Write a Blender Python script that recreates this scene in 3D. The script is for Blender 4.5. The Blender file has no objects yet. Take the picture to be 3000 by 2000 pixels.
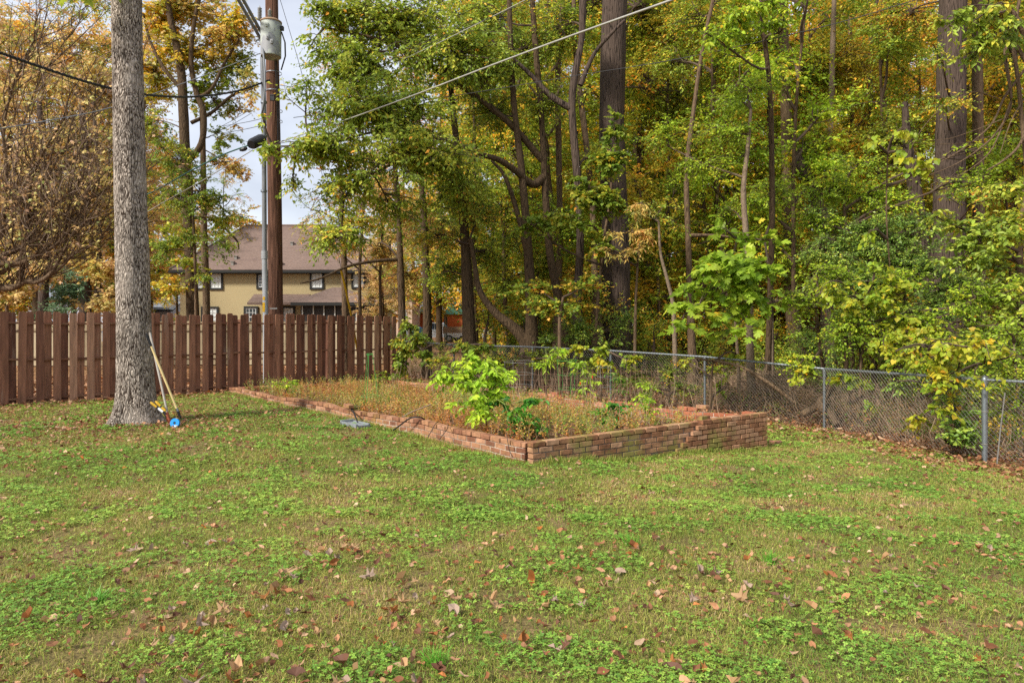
import bpy, math, random
import numpy as np
from math import radians, pi

# ------------------------------------------------------------------ camera, sky, sun, exposure
S = bpy.context.scene
F, HOR, EYE = 2100.0, 950.0, 1.60          # focal length and horizon of the 3000 px wide photograph, eye height
cam = bpy.data.objects.new("camera", bpy.data.cameras.new("camera"))
S.collection.objects.link(cam); S.camera = cam
cam.location = (0, 0, EYE); cam.rotation_euler = (radians(90), 0, 0)
cam.data.sensor_width = 36; cam.data.lens = F / 3000 * 36
cam.data.shift_y = -(1000 - HOR) / 3000
cam.data.clip_start = 0.05; cam.data.clip_end = 2000

SUN_EL = 40.0
SUN_DIR = np.array([-0.73, -0.62]); SUN_DIR = SUN_DIR / np.linalg.norm(SUN_DIR)   # horizontal direction towards the sun
ce = math.cos(radians(SUN_EL))
to_sun = np.array([SUN_DIR[0]*ce, SUN_DIR[1]*ce, math.sin(radians(SUN_EL))])
sl = bpy.data.lights.new("sun", "SUN"); sl.energy = 2.7; sl.angle = radians(8); sl.color = (1.0, 0.94, 0.85)
sun = bpy.data.objects.new("sun", sl); S.collection.objects.link(sun)
from mathutils import Vector
sun.rotation_euler = Vector(tuple(to_sun)).to_track_quat('Z', 'Y').to_euler()

w = bpy.data.worlds.new("World"); S.world = w; w.use_nodes = True
nt = w.node_tree; nt.nodes.clear()
out = nt.nodes.new("ShaderNodeOutputWorld"); bg = nt.nodes.new("ShaderNodeBackground")
sky = nt.nodes.new("ShaderNodeTexSky"); sky.sky_type = 'NISHITA'; sky.sun_disc = False
sky.sun_elevation = radians(SUN_EL); sky.sun_rotation = math.atan2(SUN_DIR[0], SUN_DIR[1])
sky.air_density = 1.0; sky.dust_density = 2.0
tc = nt.nodes.new("ShaderNodeTexCoord"); mp = nt.nodes.new("ShaderNodeMapping")
mp.inputs['Scale'].default_value = (1, 1, 2.6)
cn = nt.nodes.new("ShaderNodeTexNoise"); cn.inputs['Scale'].default_value = 3.0; cn.inputs['Detail'].default_value = 6
cr = nt.nodes.new("ShaderNodeValToRGB")
cr.color_ramp.elements[0].position = .3; cr.color_ramp.elements[0].color = (2.7, 2.9, 3.45, 1)
cr.color_ramp.elements[1].position = .68; cr.color_ramp.elements[1].color = (5.4, 5.6, 6.0, 1)
mx = nt.nodes.new("ShaderNodeMix"); mx.data_type = 'RGBA'; mx.inputs[0].default_value = 0.82
bg.inputs['Strength'].default_value = 0.10
nt.links.new(tc.outputs['Generated'], mp.inputs[0]); nt.links.new(mp.outputs[0], cn.inputs['Vector'])
nt.links.new(cn.outputs[0], cr.inputs[0]); nt.links.new(sky.outputs[0], mx.inputs[6]); nt.links.new(cr.outputs[0], mx.inputs[7])
nt.links.new(mx.outputs[2], bg.inputs[0]); nt.links.new(bg.outputs[0], out.inputs[0])

S.view_settings.view_transform = 'Standard'; S.view_settings.look = 'None'
S.view_settings.exposure = 1.1; S.view_settings.gamma = 1
S.render.engine = 'CYCLES'
S.cycles.max_bounces = 8; S.cycles.diffuse_bounces = 6; S.cycles.transmission_bounces = 6; S.cycles.transparent_max_bounces = 8
S.cycles.use_denoising = False

# ------------------------------------------------------------------ helpers
R = np.random.default_rng(7)
def P(x, y, s): return np.array([(x-1500)/s, F/s, EYE-(y-HOR)/s])   # photo pixel + pixels per metre -> world point
def lin(h):
    h = h.lstrip('#'); c = [int(h[i:i+2], 16)/255 for i in (0, 2, 4)]
    return tuple(v/12.92 if v <= .04045 else ((v+.055)/1.055)**2.4 for v in c) + (1,)
def nrm(v): return v/np.maximum(np.linalg.norm(v, axis=-1, keepdims=True), 1e-9)

def hash2(i, j, seed):
    h = (i*374761393 + j*668265263 + seed*1442695041) & 0xffffffff
    h = ((h ^ (h >> 13))*1274126177) & 0xffffffff
    return ((h ^ (h >> 16)) & 0xffff)/65535.0
def vnoise(x, y, seed=0):
    x = np.asarray(x, float); y = np.asarray(y, float)
    i = np.floor(x).astype(np.int64); j = np.floor(y).astype(np.int64); u = x-i; v = y-j
    u = u*u*(3-2*u); v = v*v*(3-2*v)
    return (hash2(i, j, seed)*(1-u)+hash2(i+1, j, seed)*u)*(1-v)+(hash2(i, j+1, seed)*(1-u)+hash2(i+1, j+1, seed)*u)*v
def fbm(x, y, seed=0, o=3):
    t = 0; a = .5; n = 0
    for k in range(o): t = t+a*vnoise(np.asarray(x)*2**k, np.asarray(y)*2**k, seed+k*17); n += a; a *= .5
    return t/n

_gp = np.array([(0,3,0),(-3,4,0),(3,4,-.02),(-6,11.6,0),(-10,14,.0),(-6.5,16.8,0),(-3.3,21,.02),(.24,8.2,-.05),(2,9.3,-.16),(3.8,10.5,-.27),
 (4.6,11.5,-.27),(5.6,12.9,-.27),(6.6,10,-.30),(7.2,8,-.28),(3.9,14.5,-.17),(.5,17.8,-.04),(5,8,-.2),(4,6,-.08),(-3,10,0),(-3,13,0),(-14,18,0),(-10,30,.0),
 (0,40,.1),(12,40,-.1),(25,30,-.2),(30,15,-.3),(-30,20,0),(-15,48,-.1),(0,-10,0),(20,5,-.3),(-20,5,0),(8,25,-.1),(0,25,.03)])
def gz(x, y):
    x = np.asarray(x, float); y = np.asarray(y, float)
    d = (x[..., None]-_gp[:, 0])**2+(y[..., None]-_gp[:, 1])**2
    wt = 1/(d+.5)**2
    z = (wt*_gp[:, 2]).sum(-1)/wt.sum(-1)
    z = z+.012*(vnoise(x*1.7, y*1.7, 3)-.5)+.03*(vnoise(x*.5, y*.5, 5)-.5)
    bank = np.exp(-((x+.2)/6.5)**2)*np.clip((y-72)/14, 0, 1)*1.5
    return z+bank
def g1(x, y): return float(gz(np.array([x]), np.array([y]))[0])

class MB:
    def __init__(s): s.V = []; s.C = []; s.n = 0
    def add(s, v, f, mi=0, r=0.5):
        v = np.asarray(v, float).reshape(-1, 3); f = np.asarray(f, int)
        s.V.append(v); s.C.append((f+s.n, mi, np.broadcast_to(np.asarray(r, float), (len(f),)))); s.n += len(v)
    def box(s, c, h, rot=0.0, mi=0, r=0.5, axes=None):
        c = np.asarray(c, float); h = np.asarray(h, float)
        v = np.array([(x, y, z) for z in (-1, 1) for y in (-1, 1) for x in (-1, 1)], float)*h
        if axes is not None: v = v@np.asarray(axes)
        else:
            cc, ss = math.cos(rot), math.sin(rot)
            v = np.stack([v[:, 0]*cc-v[:, 1]*ss, v[:, 0]*ss+v[:, 1]*cc, v[:, 2]], 1)
        s.add(v+c, [(0, 2, 3, 1), (4, 5, 7, 6), (0, 1, 5, 4), (1, 3, 7, 5), (3, 2, 6, 7), (2, 0, 4, 6)], mi, r)
    def span(s, a, b, mi=0, r=.5):
        a = np.array(a, float); b = np.array(b, float); s.box((a+b)/2, abs(b-a)/2, 0, mi, r)
    def bar(s, a, b, hw, hh, mi=0, r=.5):
        a = np.asarray(a, float); b = np.asarray(b, float); d = b-a; L = np.linalg.norm(d); x = d/L
        up = np.array([0, 0, 1.]) if abs(x[2]) < .95 else np.array([0, 1., 0])
        y = nrm(np.cross(up, x)); z = np.cross(x, y)
        s.box((a+b)/2, (L/2, hw, hh), axes=[x, y, z], mi=mi, r=r)
    def tubes(s, Pp, Rr, sides=6, mi=0, r=.5, caps=False):
        Pp = np.asarray(Pp, float)
        if Pp.ndim == 2: Pp = Pp[None]
        N, K, _ = Pp.shape; Rr = np.asarray(Rr, float)
        if Rr.ndim == 0: Rr = np.full((N, K), float(Rr))
        if Rr.ndim == 1: Rr = np.broadcast_to(Rr, (N, K))
        if Rr.ndim == 2: Rr = np.broadcast_to(Rr[..., None], (N, K, sides))
        T = nrm(np.gradient(Pp, axis=1)); D = nrm(Pp[:, -1]-Pp[:, 0]+1e-9)
        ref = np.where(np.abs(D[:, 2:3]) > .8, np.array([[1., 0, 0]]), np.array([[0, 0, 1.]]))[:, None]
        A = nrm(np.cross(T, ref)); B = np.cross(T, A)
        th = np.arange(sides)*2*pi/sides
        V = Pp[:, :, None]+Rr[..., None]*(A[:, :, None]*np.cos(th)[None, None, :, None]+B[:, :, None]*np.sin(th)[None, None, :, None])
        n = np.arange(N)[:, None, None]*K*sides; k = np.arange(K-1)[None, :, None]*sides; j = np.arange(sides)[None, None, :]; j2 = (j+1) % sides
        q = np.stack([n+k+j, n+k+j2, n+k+sides+j2, n+k+sides+j], -1).reshape(-1, 4)
        rr = np.repeat(np.broadcast_to(np.asarray(r, float), (N,)), (K-1)*sides)
        s.add(V.reshape(-1, 3), q, mi, rr)
        if caps:
            for i in range(N):
                b = V[i, 0]; s.add(b, [list(range(sides))], mi, r if np.ndim(r) == 0 else r[i])
                b = V[i, -1]; s.add(b, [list(range(sides))[::-1]], mi, r if np.ndim(r) == 0 else r[i])
    def lathe(s, c, prof, n=20, mi=0, r=.5, axes=None):
        th = np.arange(n)*2*pi/n; V = []
        for (rad, z) in prof: V += [(rad*math.cos(t), rad*math.sin(t), z) for t in th]
        V = np.array(V)
        if axes is not None: V = V@np.asarray(axes)
        f = [(k*n+j, k*n+(j+1) % n, (k+1)*n+(j+1) % n, (k+1)*n+j) for k in range(len(prof)-1) for j in range(n)]
        s.add(V+np.asarray(c), f, mi, r)
    def build(s, name, mats, parent=None, smooth=False, origin=None):
        if not isinstance(mats, (list, tuple)): mats = [mats]
        V = np.concatenate(s.V) if s.V else np.zeros((0, 3))
        if parent is not None: V = V-np.array(origin if origin is not None else tree_origin(parent))
        elif origin is not None: V = V-np.array(origin)
        me = bpy.data.meshes.new(name); me.vertices.add(len(V)); me.vertices.foreach_set('co', V.ravel())
        li = np.concatenate([f.ravel() for f, _, _ in s.C]); cnt = np.concatenate([np.full(len(f), f.shape[1]) for f, _, _ in s.C])
        me.loops.add(len(li)); me.loops.foreach_set('vertex_index', li)
        me.polygons.add(len(cnt)); me.polygons.foreach_set('loop_start', np.concatenate([[0], np.cumsum(cnt)[:-1]]))
        me.polygons.foreach_set('material_index', np.concatenate([np.full(len(f), m) for f, m, _ in s.C]))
        me.polygons.foreach_set('use_smooth', np.full(len(cnt), smooth))
        a = me.attributes.new('rnd', 'FLOAT', 'FACE'); a.data.foreach_set('value', np.concatenate([r for _, _, r in s.C]))
        for m in mats: me.materials.append(m)
        me.update(calc_edges=True)
        o = bpy.data.objects.new(name, me); S.collection.objects.link(o)
        if parent is not None: o.parent = parent
        elif origin is not None: o.location = origin
        return o
_org = {}
def tree_origin(o):
    p = np.zeros(3)
    while o is not None: p = p+np.array(o.location); o = o.parent
    return p
def tag(o, label, cat, group=None):
    o['label'] = label; o['category'] = cat
    if group: o['group'] = group
    return o
def thing(name, label, cat, loc=(0, 0, 0), group=None):
    o = bpy.data.objects.new(name, None); S.collection.objects.link(o); o.location = tuple(float(v) for v in loc); o.empty_display_size = .1
    return tag(o, label, cat, group)
def setk(o, kind, label=None, cat=None):
    o['kind'] = kind
    if label: o['label'] = label; o['category'] = cat
    return o
def smooth(pts, m=6):
    """Catmull-Rom through rows of pts (any number of columns)."""
    p = np.asarray(pts, float); q = np.vstack([2*p[0]-p[1], p, 2*p[-1]-p[-2]]); o = []
    for i in range(1, len(q)-2):
        for k in range(m):
            t = k/m; a, b, c, d = q[i-1], q[i], q[i+1], q[i+2]
            o.append(.5*((2*b)+(-a+c)*t+(2*a-5*b+4*c-d)*t*t+(-a+3*b-3*c+d)*t**3))
    o.append(p[-1]); return np.array(o)

# ------------------------------------------------------------------ materials
def newmat(name):
    m = bpy.data.materials.new(name); m.use_nodes = True; n = m.node_tree; b = n.nodes['Principled BSDF']
    return m, n, b
def nd(n, t, **k):
    x = n.nodes.new(t)
    for a, v in k.items():
        if a.startswith('i_'): x.inputs[a[2:].replace('_', ' ')].default_value = v
        else: setattr(x, a, v)
    return x
def ramp(n, cols, interp='LINEAR'):
    r = n.nodes.new('ShaderNodeValToRGB'); e = r.color_ramp.elements; r.color_ramp.interpolation = interp
    while len(e) > 1: e.remove(e[-1])
    for i, (p, c) in enumerate(cols):
        x = e[0] if i == 0 else e.new(p)
        x.position = p; x.color = lin(c) if isinstance(c, str) else c
    return r
def plain(name, col, rough=.6, metal=0, noise=.0, nscale=30, bump=0, col2=None, spec=.4):
    m, n, b = newmat(name); b.inputs['Roughness'].default_value = rough; b.inputs['Metallic'].default_value = metal
    b.inputs['Specular IOR Level'].default_value = spec
    if noise > 0 or col2:
        t = nd(n, 'ShaderNodeTexCoord'); z = nd(n, 'ShaderNodeTexNoise'); z.inputs['Scale'].default_value = nscale; z.inputs['Detail'].default_value = 5
        n.links.new(t.outputs['Object'], z.inputs['Vector'])
        c = lin(col); d = lin(col2) if col2 else tuple(v*(1-noise) for v in c[:3])+(1,)
        r = ramp(n, [(.35, c), (.65, d)]); n.links.new(z.outputs[0], r.inputs[0]); n.links.new(r.outputs[0], b.inputs['Base Color'])
        if bump:
            u = nd(n, 'ShaderNodeBump'); u.inputs['Strength'].default_value = bump; u.inputs['Distance'].default_value = .01
            n.links.new(z.outputs[0], u.inputs['Height']); n.links.new(u.outputs[0], b.inputs['Normal'])
    else: b.inputs['Base Color'].default_value = lin(col)
    return m
def leafmat(name, cols, trans=.35, rough=.5, tint=1.5, spec=.35, gain=1.0, sat=1.0, hue=.5):
    m, n, b = newmat(name)
    a = nd(n, 'ShaderNodeAttribute', attribute_name='rnd'); r = ramp(n, cols); n.links.new(a.outputs['Fac'], r.inputs[0])
    wn = nd(n, 'ShaderNodeTexWhiteNoise', noise_dimensions='1D'); mu = nd(n, 'ShaderNodeMath', operation='MULTIPLY'); mu.inputs[1].default_value = 917.3
    n.links.new(a.outputs['Fac'], mu.inputs[0]); n.links.new(mu.outputs[0], wn.inputs['W'])
    mr = nd(n, 'ShaderNodeMapRange'); mr.inputs['To Min'].default_value = .7*gain; mr.inputs['To Max'].default_value = 1.4*gain
    n.links.new(wn.outputs['Value'], mr.inputs['Value'])
    hs = nd(n, 'ShaderNodeHueSaturation'); hs.inputs['Saturation'].default_value = sat; hs.inputs['Hue'].default_value = hue; n.links.new(r.outputs[0], hs.inputs['Color']); n.links.new(mr.outputs[0], hs.inputs['Value'])
    b.inputs['Roughness'].default_value = rough; b.inputs['Specular IOR Level'].default_value = spec
    n.links.new(hs.outputs[0], b.inputs['Base Color'])
    if trans > 0:
        t = nd(n, 'ShaderNodeBsdfTranslucent'); h2 = nd(n, 'ShaderNodeHueSaturation'); h2.inputs['Value'].default_value = tint; h2.inputs['Hue'].default_value = .499
        n.links.new(hs.outputs[0], h2.inputs['Color']); n.links.new(h2.outputs[0], t.inputs['Color'])
        x = nd(n, 'ShaderNodeMixShader'); x.inputs[0].default_value = trans
        n.links.new(b.outputs[0], x.inputs[1]); n.links.new(t.outputs[0], x.inputs[2]); n.links.new(x.outputs[0], n.nodes['Material Output'].inputs['Surface'])
    return m
def bark(name, light, dark, scale=9, stretch=.16, bump=1.0, patch=None, w0=.38, w1=.62):
    m, n, b = newmat(name); t = nd(n, 'ShaderNodeTexCoord'); mp = nd(n, 'ShaderNodeMapping'); mp.inputs['Scale'].default_value = (1, 1, stretch)
    n.links.new(t.outputs['Object'], mp.inputs[0])
    ds = nd(n, 'ShaderNodeTexNoise'); ds.inputs['Scale'].default_value = scale*.7; n.links.new(mp.outputs[0], ds.inputs['Vector'])
    mxv = nd(n, 'ShaderNodeMix', data_type='RGBA'); mxv.inputs[0].default_value = .12
    n.links.new(mp.outputs[0], mxv.inputs[6]); n.links.new(ds.outputs['Color'], mxv.inputs[7])
    v = nd(n, 'ShaderNodeTexVoronoi', feature='DISTANCE_TO_EDGE'); v.inputs['Scale'].default_value = scale*2.2; n.links.new(mxv.outputs[2], v.inputs['Vector'])
    z = nd(n, 'ShaderNodeTexNoise'); z.inputs['Scale'].default_value = scale*3; z.inputs['Detail'].default_value = 6; n.links.new(mp.outputs[0], z.inputs['Vector'])
    ad = nd(n, 'ShaderNodeMath', operation='MULTIPLY_ADD'); ad.inputs[1].default_value = 1.6; n.links.new(v.outputs['Distance'], ad.inputs[0]); 
    sb = nd(n, 'ShaderNodeMath', operation='SUBTRACT'); sb.inputs[1].default_value = .0; n.links.new(z.outputs[0], sb.inputs[0]); n.links.new(sb.outputs[0], ad.inputs[2])
    r = ramp(n, [(w0, dark), (w1, light)]); n.links.new(ad.outputs[0], r.inputs[0]); last = r.outputs[0]
    if patch:
        z2 = nd(n, 'ShaderNodeTexNoise'); z2.inputs['Scale'].default_value = 2.2; z2.inputs['Detail'].default_value = 4; n.links.new(t.outputs['Object'], z2.inputs['Vector'])
        r2 = ramp(n, [(.5, (0, 0, 0, 1)), (.68, (.55, .55, .55, 1))]); n.links.new(z2.outputs[0], r2.inputs[0])
        z4 = nd(n, 'ShaderNodeTexNoise'); z4.inputs['Scale'].default_value = 3.5; z4.inputs['Detail'].default_value = 6; n.links.new(mp.outputs[0], z4.inputs['Vector'])
        mr4 = nd(n, 'ShaderNodeMapRange'); mr4.inputs['From Min'].default_value = .3; mr4.inputs['From Max'].default_value = .7; mr4.inputs['To Min'].default_value = .62; mr4.inputs['To Max'].default_value = 1.25; n.links.new(z4.outputs[0], mr4.inputs['Value'])
        hs4 = nd(n, 'ShaderNodeHueSaturation'); n.links.new(mr4.outputs[0], hs4.inputs['Value']); n.links.new(last, hs4.inputs['Color']); last = hs4.outputs[0]
        mm = nd(n, 'ShaderNodeMix', data_type='RGBA'); n.links.new(r2.outputs[0], mm.inputs[0]); n.links.new(last, mm.inputs[6]); mm.inputs[7].default_value = lin(patch); last = mm.outputs[2]
    n.links.new(last, b.inputs['Base Color']); b.inputs['Roughness'].default_value = .9; b.inputs['Specular IOR Level'].default_value = .15
    u = nd(n, 'ShaderNodeBump'); u.inputs['Strength'].default_value = bump; u.inputs['Distance'].default_value = .03
    n.links.new(ad.outputs[0], u.inputs['Height']); n.links.new(u.outputs[0], b.inputs['Normal'])
    return m
def rndmat(name, cols, rough=.8, noise=.35, nscale=40, bump=.4, stretch=(1, 1, 1), patch=None, pscale=3, ppos=(.55, .7), spec=.2):
    """Base colour from the per-face random number, broken up by noise; patch = a second colour in blotches."""
    m, n, b = newmat(name); a = nd(n, 'ShaderNodeAttribute', attribute_name='rnd'); r = ramp(n, cols); n.links.new(a.outputs['Fac'], r.inputs[0])
    t = nd(n, 'ShaderNodeTexCoord'); mp = nd(n, 'ShaderNodeMapping'); mp.inputs['Scale'].default_value = stretch; n.links.new(t.outputs['Object'], mp.inputs[0])
    z = nd(n, 'ShaderNodeTexNoise'); z.inputs['Scale'].default_value = nscale; z.inputs['Detail'].default_value = 6; n.links.new(mp.outputs[0], z.inputs['Vector'])
    mr = nd(n, 'ShaderNodeMapRange'); mr.inputs['From Min'].default_value = .25; mr.inputs['From Max'].default_value = .75; mr.inputs['To Min'].default_value = 1-noise; mr.inputs['To Max'].default_value = 1+noise
    n.links.new(z.outputs[0], mr.inputs['Value']); hs = nd(n, 'ShaderNodeHueSaturation'); n.links.new(r.outputs[0], hs.inputs['Color']); n.links.new(mr.outputs[0], hs.inputs['Value']); last = hs.outputs[0]
    if patch:
        z2 = nd(n, 'ShaderNodeTexNoise'); z2.inputs['Scale'].default_value = pscale; z2.inputs['Detail'].default_value = 8; z2.inputs['Roughness'].default_value = .7; n.links.new(mp.outputs[0], z2.inputs['Vector'])
        r2 = ramp(n, [(ppos[0], (0, 0, 0, 1)), (ppos[1], (.9, .9, .9, 1))]); n.links.new(z2.outputs[0], r2.inputs[0])
        mm = nd(n, 'ShaderNodeMix', data_type='RGBA'); n.links.new(r2.outputs[0], mm.inputs[0]); n.links.new(last, mm.inputs[6]); mm.inputs[7].default_value = lin(patch); last = mm.outputs[2]
    n.links.new(last, b.inputs['Base Color']); b.inputs['Roughness'].default_value = rough; b.inputs['Specular IOR Level'].default_value = spec
    u = nd(n, 'ShaderNodeBump'); u.inputs['Strength'].default_value = bump; u.inputs['Distance'].default_value = .006
    n.links.new(z.outputs[0], u.inputs['Height']); n.links.new(u.outputs[0], b.inputs['Normal'])
    return m

B_GREY = bark('bark_light', '#beb1a3', '#382b22', 17, .26, 1.0, '#b9ada0', .50, .86)
B_DARK = bark('bark_dark', '#55483f', '#17110e', 9, .10, 1.0)
B_BROWN = bark('bark_brown', '#6d5a46', '#32261e', 10, .2, .7)
B_MID = bark('bark_mid', '#564634', '#201812', 10, .2, .8)
B_PALE = bark('bark_pale', '#82715e', '#5d4c3e', 14, .3, .5)
M_TWIG = plain('twig', '#5c4b3d', .9, noise=.4, nscale=5)
M_TWIG_PALE = plain('twig_pale', '#8c7765', .9, noise=.4, nscale=5)
L_GREEN = leafmat('leaves_green', [(0, '#4d6222'), (.4, '#6a7e2a'), (.75, '#888e30'), (.92, '#a39832'), (1, '#b0822e')], tint=1.15, gain=1.9, hue=.489)
L_OLIVE = leafmat('leaves_olive', [(0, '#4a601e'), (.5, '#6f8026'), (.8, '#979229'), (1, '#bd8a26')], tint=1.15, gain=1.95, hue=.490)
L_LIME = leafmat('leaves_lime', [(0, '#5c7c20'), (.5, '#84a02a'), (.85, '#a9b030'), (1, '#c8a832')], .42, tint=1.15, gain=1.4, hue=.489)
L_YELLOW = leafmat('leaves_yellow', [(0, '#6d7a2a'), (.4, '#938a2e'), (.75, '#b09030'), (1, '#b07830')], .4, tint=1.15, gain=1.9)
L_GOLD = leafmat('leaves_gold', [(0, '#6a7630'), (.3, '#918436'), (.65, '#b08c3c'), (.9, '#a87040'), (1, '#78563a')], .4, tint=1.15, gain=1.85, hue=.508, sat=.9)
L_ORANGE = leafmat('leaves_orange', [(0, '#727a34'), (.3, '#9c8a3e'), (.6, '#a68044'), (.85, '#916c48'), (1, '#785a46')], .35, tint=1.15, gain=1.9, hue=.508, sat=.86)
L_MIXED = leafmat('leaves_mixed', [(0, '#465f20'), (.35, '#6f8028'), (.6, '#a0902e'), (.8, '#b07c30'), (1, '#86582f')], .38, tint=1.15, gain=1.95, hue=.497)
L_HEART = leafmat('leaves_heart', [(0, '#6f8e26'), (.4, '#94a42c'), (.75, '#b9b034'), (1, '#cc962c')], .42)
L_VINE = leafmat('leaves_vine', [(0, '#4a6a20'), (.5, '#70862a'), (.85, '#a09c2e'), (1, '#c4902c')], .38, tint=1.15, gain=1.3, hue=.490)
L_FIG = leafmat('leaves_fig', [(0, '#55781f'), (.5, '#7b9a2a'), (.9, '#9fb038'), (1, '#ccb034')], .42, hue=.487, gain=1.15)
L_PRIVET = leafmat('leaves_privet', [(0, '#405c24'), (.5, '#5c782c'), (.85, '#7f8f34'), (1, '#a09c36')], .3, .4, spec=.5, tint=1.15, gain=1.85, hue=.490)
L_PEPPER = leafmat('leaves_pepper', [(0, '#76982a'), (.5, '#9bb634'), (1, '#bfc640')], .42, gain=1.1)
L_DARKPEP = leafmat('leaves_pepper_dark', [(0, '#2f6320'), (.6, '#4a8527'), (1, '#86a42a')], .35)
L_WEED = leafmat('weed_leaves', [(0, '#6a8430'), (.25, '#919036'), (.5, '#b08c44'), (.75, '#aa7038'), (1, '#985c34')], .3, gain=1.15)
L_DEAD = leafmat('dead_leaves', [(0, '#4f3324'), (.22, '#7a4c2e'), (.5, '#946442'), (.78, '#a98060'), (.94, '#b69a7c'), (1, '#b0641f')], .15, .7)
L_GRASS = leafmat(gain=1.08, name='grass_blades', cols= [(0, '#60782e'), (.33, '#82903a'), (.6, '#9c964c'), (.82, '#ab9466'), (1, '#b09474')], trans=.25, rough=.6)
L_CLOVER = leafmat(gain=1.03, name='clover_leaves', cols=[(0, '#5a8232'), (.5, '#7a9e3c'), (1, '#9cac4a')], trans=.3, rough=.5)

# ------------------------------------------------------------------ leaves and foliage
def T_(v, t): return np.array(v, float), np.array(t, int)
OVAL = T_([(0, 0, 0), (.45, .27, .07), (1, 0, -.1), (.45, -.27, .07)], [(0, 2, 1), (0, 3, 2)])
OVAL6 = T_([(0, 0, 0), (.25, .22, .05), (.65, .24, .05), (1, 0, -.14), (.65, -.24, .05), (.25, -.22, .05)], [(0, 3, 2), (0, 2, 1), (0, 4, 3), (0, 5, 4)])
HEART = T_([(.06, 0, 0), (-.08, .22, .04), (.1, .46, .08), (.45, .42, .06), (1, 0, -.12), (.45, -.42, .06), (.1, -.46, .08), (-.08, -.22, .04)],
           [(0, 2, 1), (0, 3, 2), (0, 4, 3), (0, 5, 4), (0, 6, 5), (0, 7, 6)])
_st = [(0, 0), (.12, .14), (.1, .48), (.34, .24), (.52, .62), (.6, .2), (1, .06), (1, -.06), (.6, -.2), (.52, -.62), (.34, -.24), (.1, -.48), (.12, -.14)]
MAPLE = T_([(a, b, .05*abs(b)-.1*a*a) for a, b in _st]+[(.35, 0, .04)], [(13, (i+1) % 13, i) for i in range(13)])
_fg = [(0, 0), (.1, .2), (.3, .5), (.5, .52), (.52, .34), (.4, .16), (.62, .3), (.82, .34), (.85, .16), (.66, .06), (.9, .1), (1.06, 0), (.9, -.1), (.66, -.06), (.85, -.16), (.82, -.34), (.62, -.3), (.4, -.16), (.52, -.34), (.5, -.52), (.3, -.5), (.1, -.2)]
FIG = T_([(a, b, .06*abs(b)-.12*a*a) for a, b in _fg]+[(.3, 0, .03)], [(22, (i+1) % 22, i) for i in range(22)])
def ragged(seed):
    rr = np.random.default_rng(seed); n = 9; a_ = np.linspace(0, 2*pi, n, endpoint=False)+rr.normal(0, .12, n); q = .42*(1+rr.normal(0, .22, n)); v = [(.5+q[i]*1.15*math.cos(a_[i]), q[i]*.72*math.sin(a_[i]), rr.normal(.02, .08)) for i in range(n)]+[(.5, 0, -.03)]
    return T_(v, [(n, i, (i+1) % n) for i in range(n)])
RAG = [ragged(i) for i in range(4)]
LONG = T_([(0, 0, 0), (.4, .14, .04), (1, 0, -.15), (.4, -.14, .04)], [(0, 2, 1), (0, 3, 2)])

def put_leaves(mb, pos, d, nv, size, tmpl, r, mi=0):
    tv, tt = tmpl; N = len(pos)
    u = nrm(d); v = nrm(np.cross(nv, u)); w_ = np.cross(u, v)
    size = np.broadcast_to(size, (N,))
    V = pos[:, None]+size[:, None, None]*(tv[None, :, 0:1]*u[:, None]+tv[None, :, 1:2]*v[:, None]+tv[None, :, 2:3]*w_[:, None])
    Fc = (np.arange(N)[:, None, None]*len(tv)+tt[None]).reshape(-1, 3)
    mb.add(V.reshape(-1, 3), Fc, mi, np.repeat(r, len(tt)))

def twigs(mb, wood, base, d, L, per, size, tmpl, r0, droop=.25, up=1.0, jit=.5, wr=.004, mi=0, wmi=0):
    """Twigs from base along d with `per` leaves each, alternating sides."""
    N = len(base); L = np.broadcast_to(L, (N,))
    if wood is not None:
        mid = base+d*(L*.5)[:, None]; tip = base+d*L[:, None]; tip[:, 2] -= droop*L*.5; mid[:, 2] -= droop*L*.1
        wood.tubes(np.stack([base, mid, tip], 1), np.array([wr, wr*.7, wr*.3]), 3, wmi)
    t = (np.arange(per)+.6)/per
    t = t[None, :]+R.uniform(-.3, .3, (N, per))/per
    pos = base[:, None]+d[:, None]*(L[:, None]*t)[..., None]; pos[..., 2] -= droop*.5*L[:, None]*t*t
    side = nrm(np.cross(d, np.array([0, 0, 1.]))+1e-6)
    sg = np.where((np.arange(per) % 2) == 0, 1., -1.)[None, :, None]
    ld = d[:, None]*.6+side[:, None]*sg*.8+R.normal(0, .35, (N, per, 3)); ld[..., 2] -= droop
    nv = np.zeros((N, per, 3)); nv[..., 2] = up; nv = nv+R.normal(0, jit, (N, per, 3)); nv[..., 1] -= .25
    rr = np.clip(r0[:, None]+R.normal(0, .16, (N, per)), 0, 1)
    sz = size*R.uniform(.65, 1.2, (N, per))
    put_leaves(mb, pos.reshape(-1, 3), ld.reshape(-1, 3), nv.reshape(-1, 3), sz.ravel(), tmpl, rr.ravel(), mi)

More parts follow.
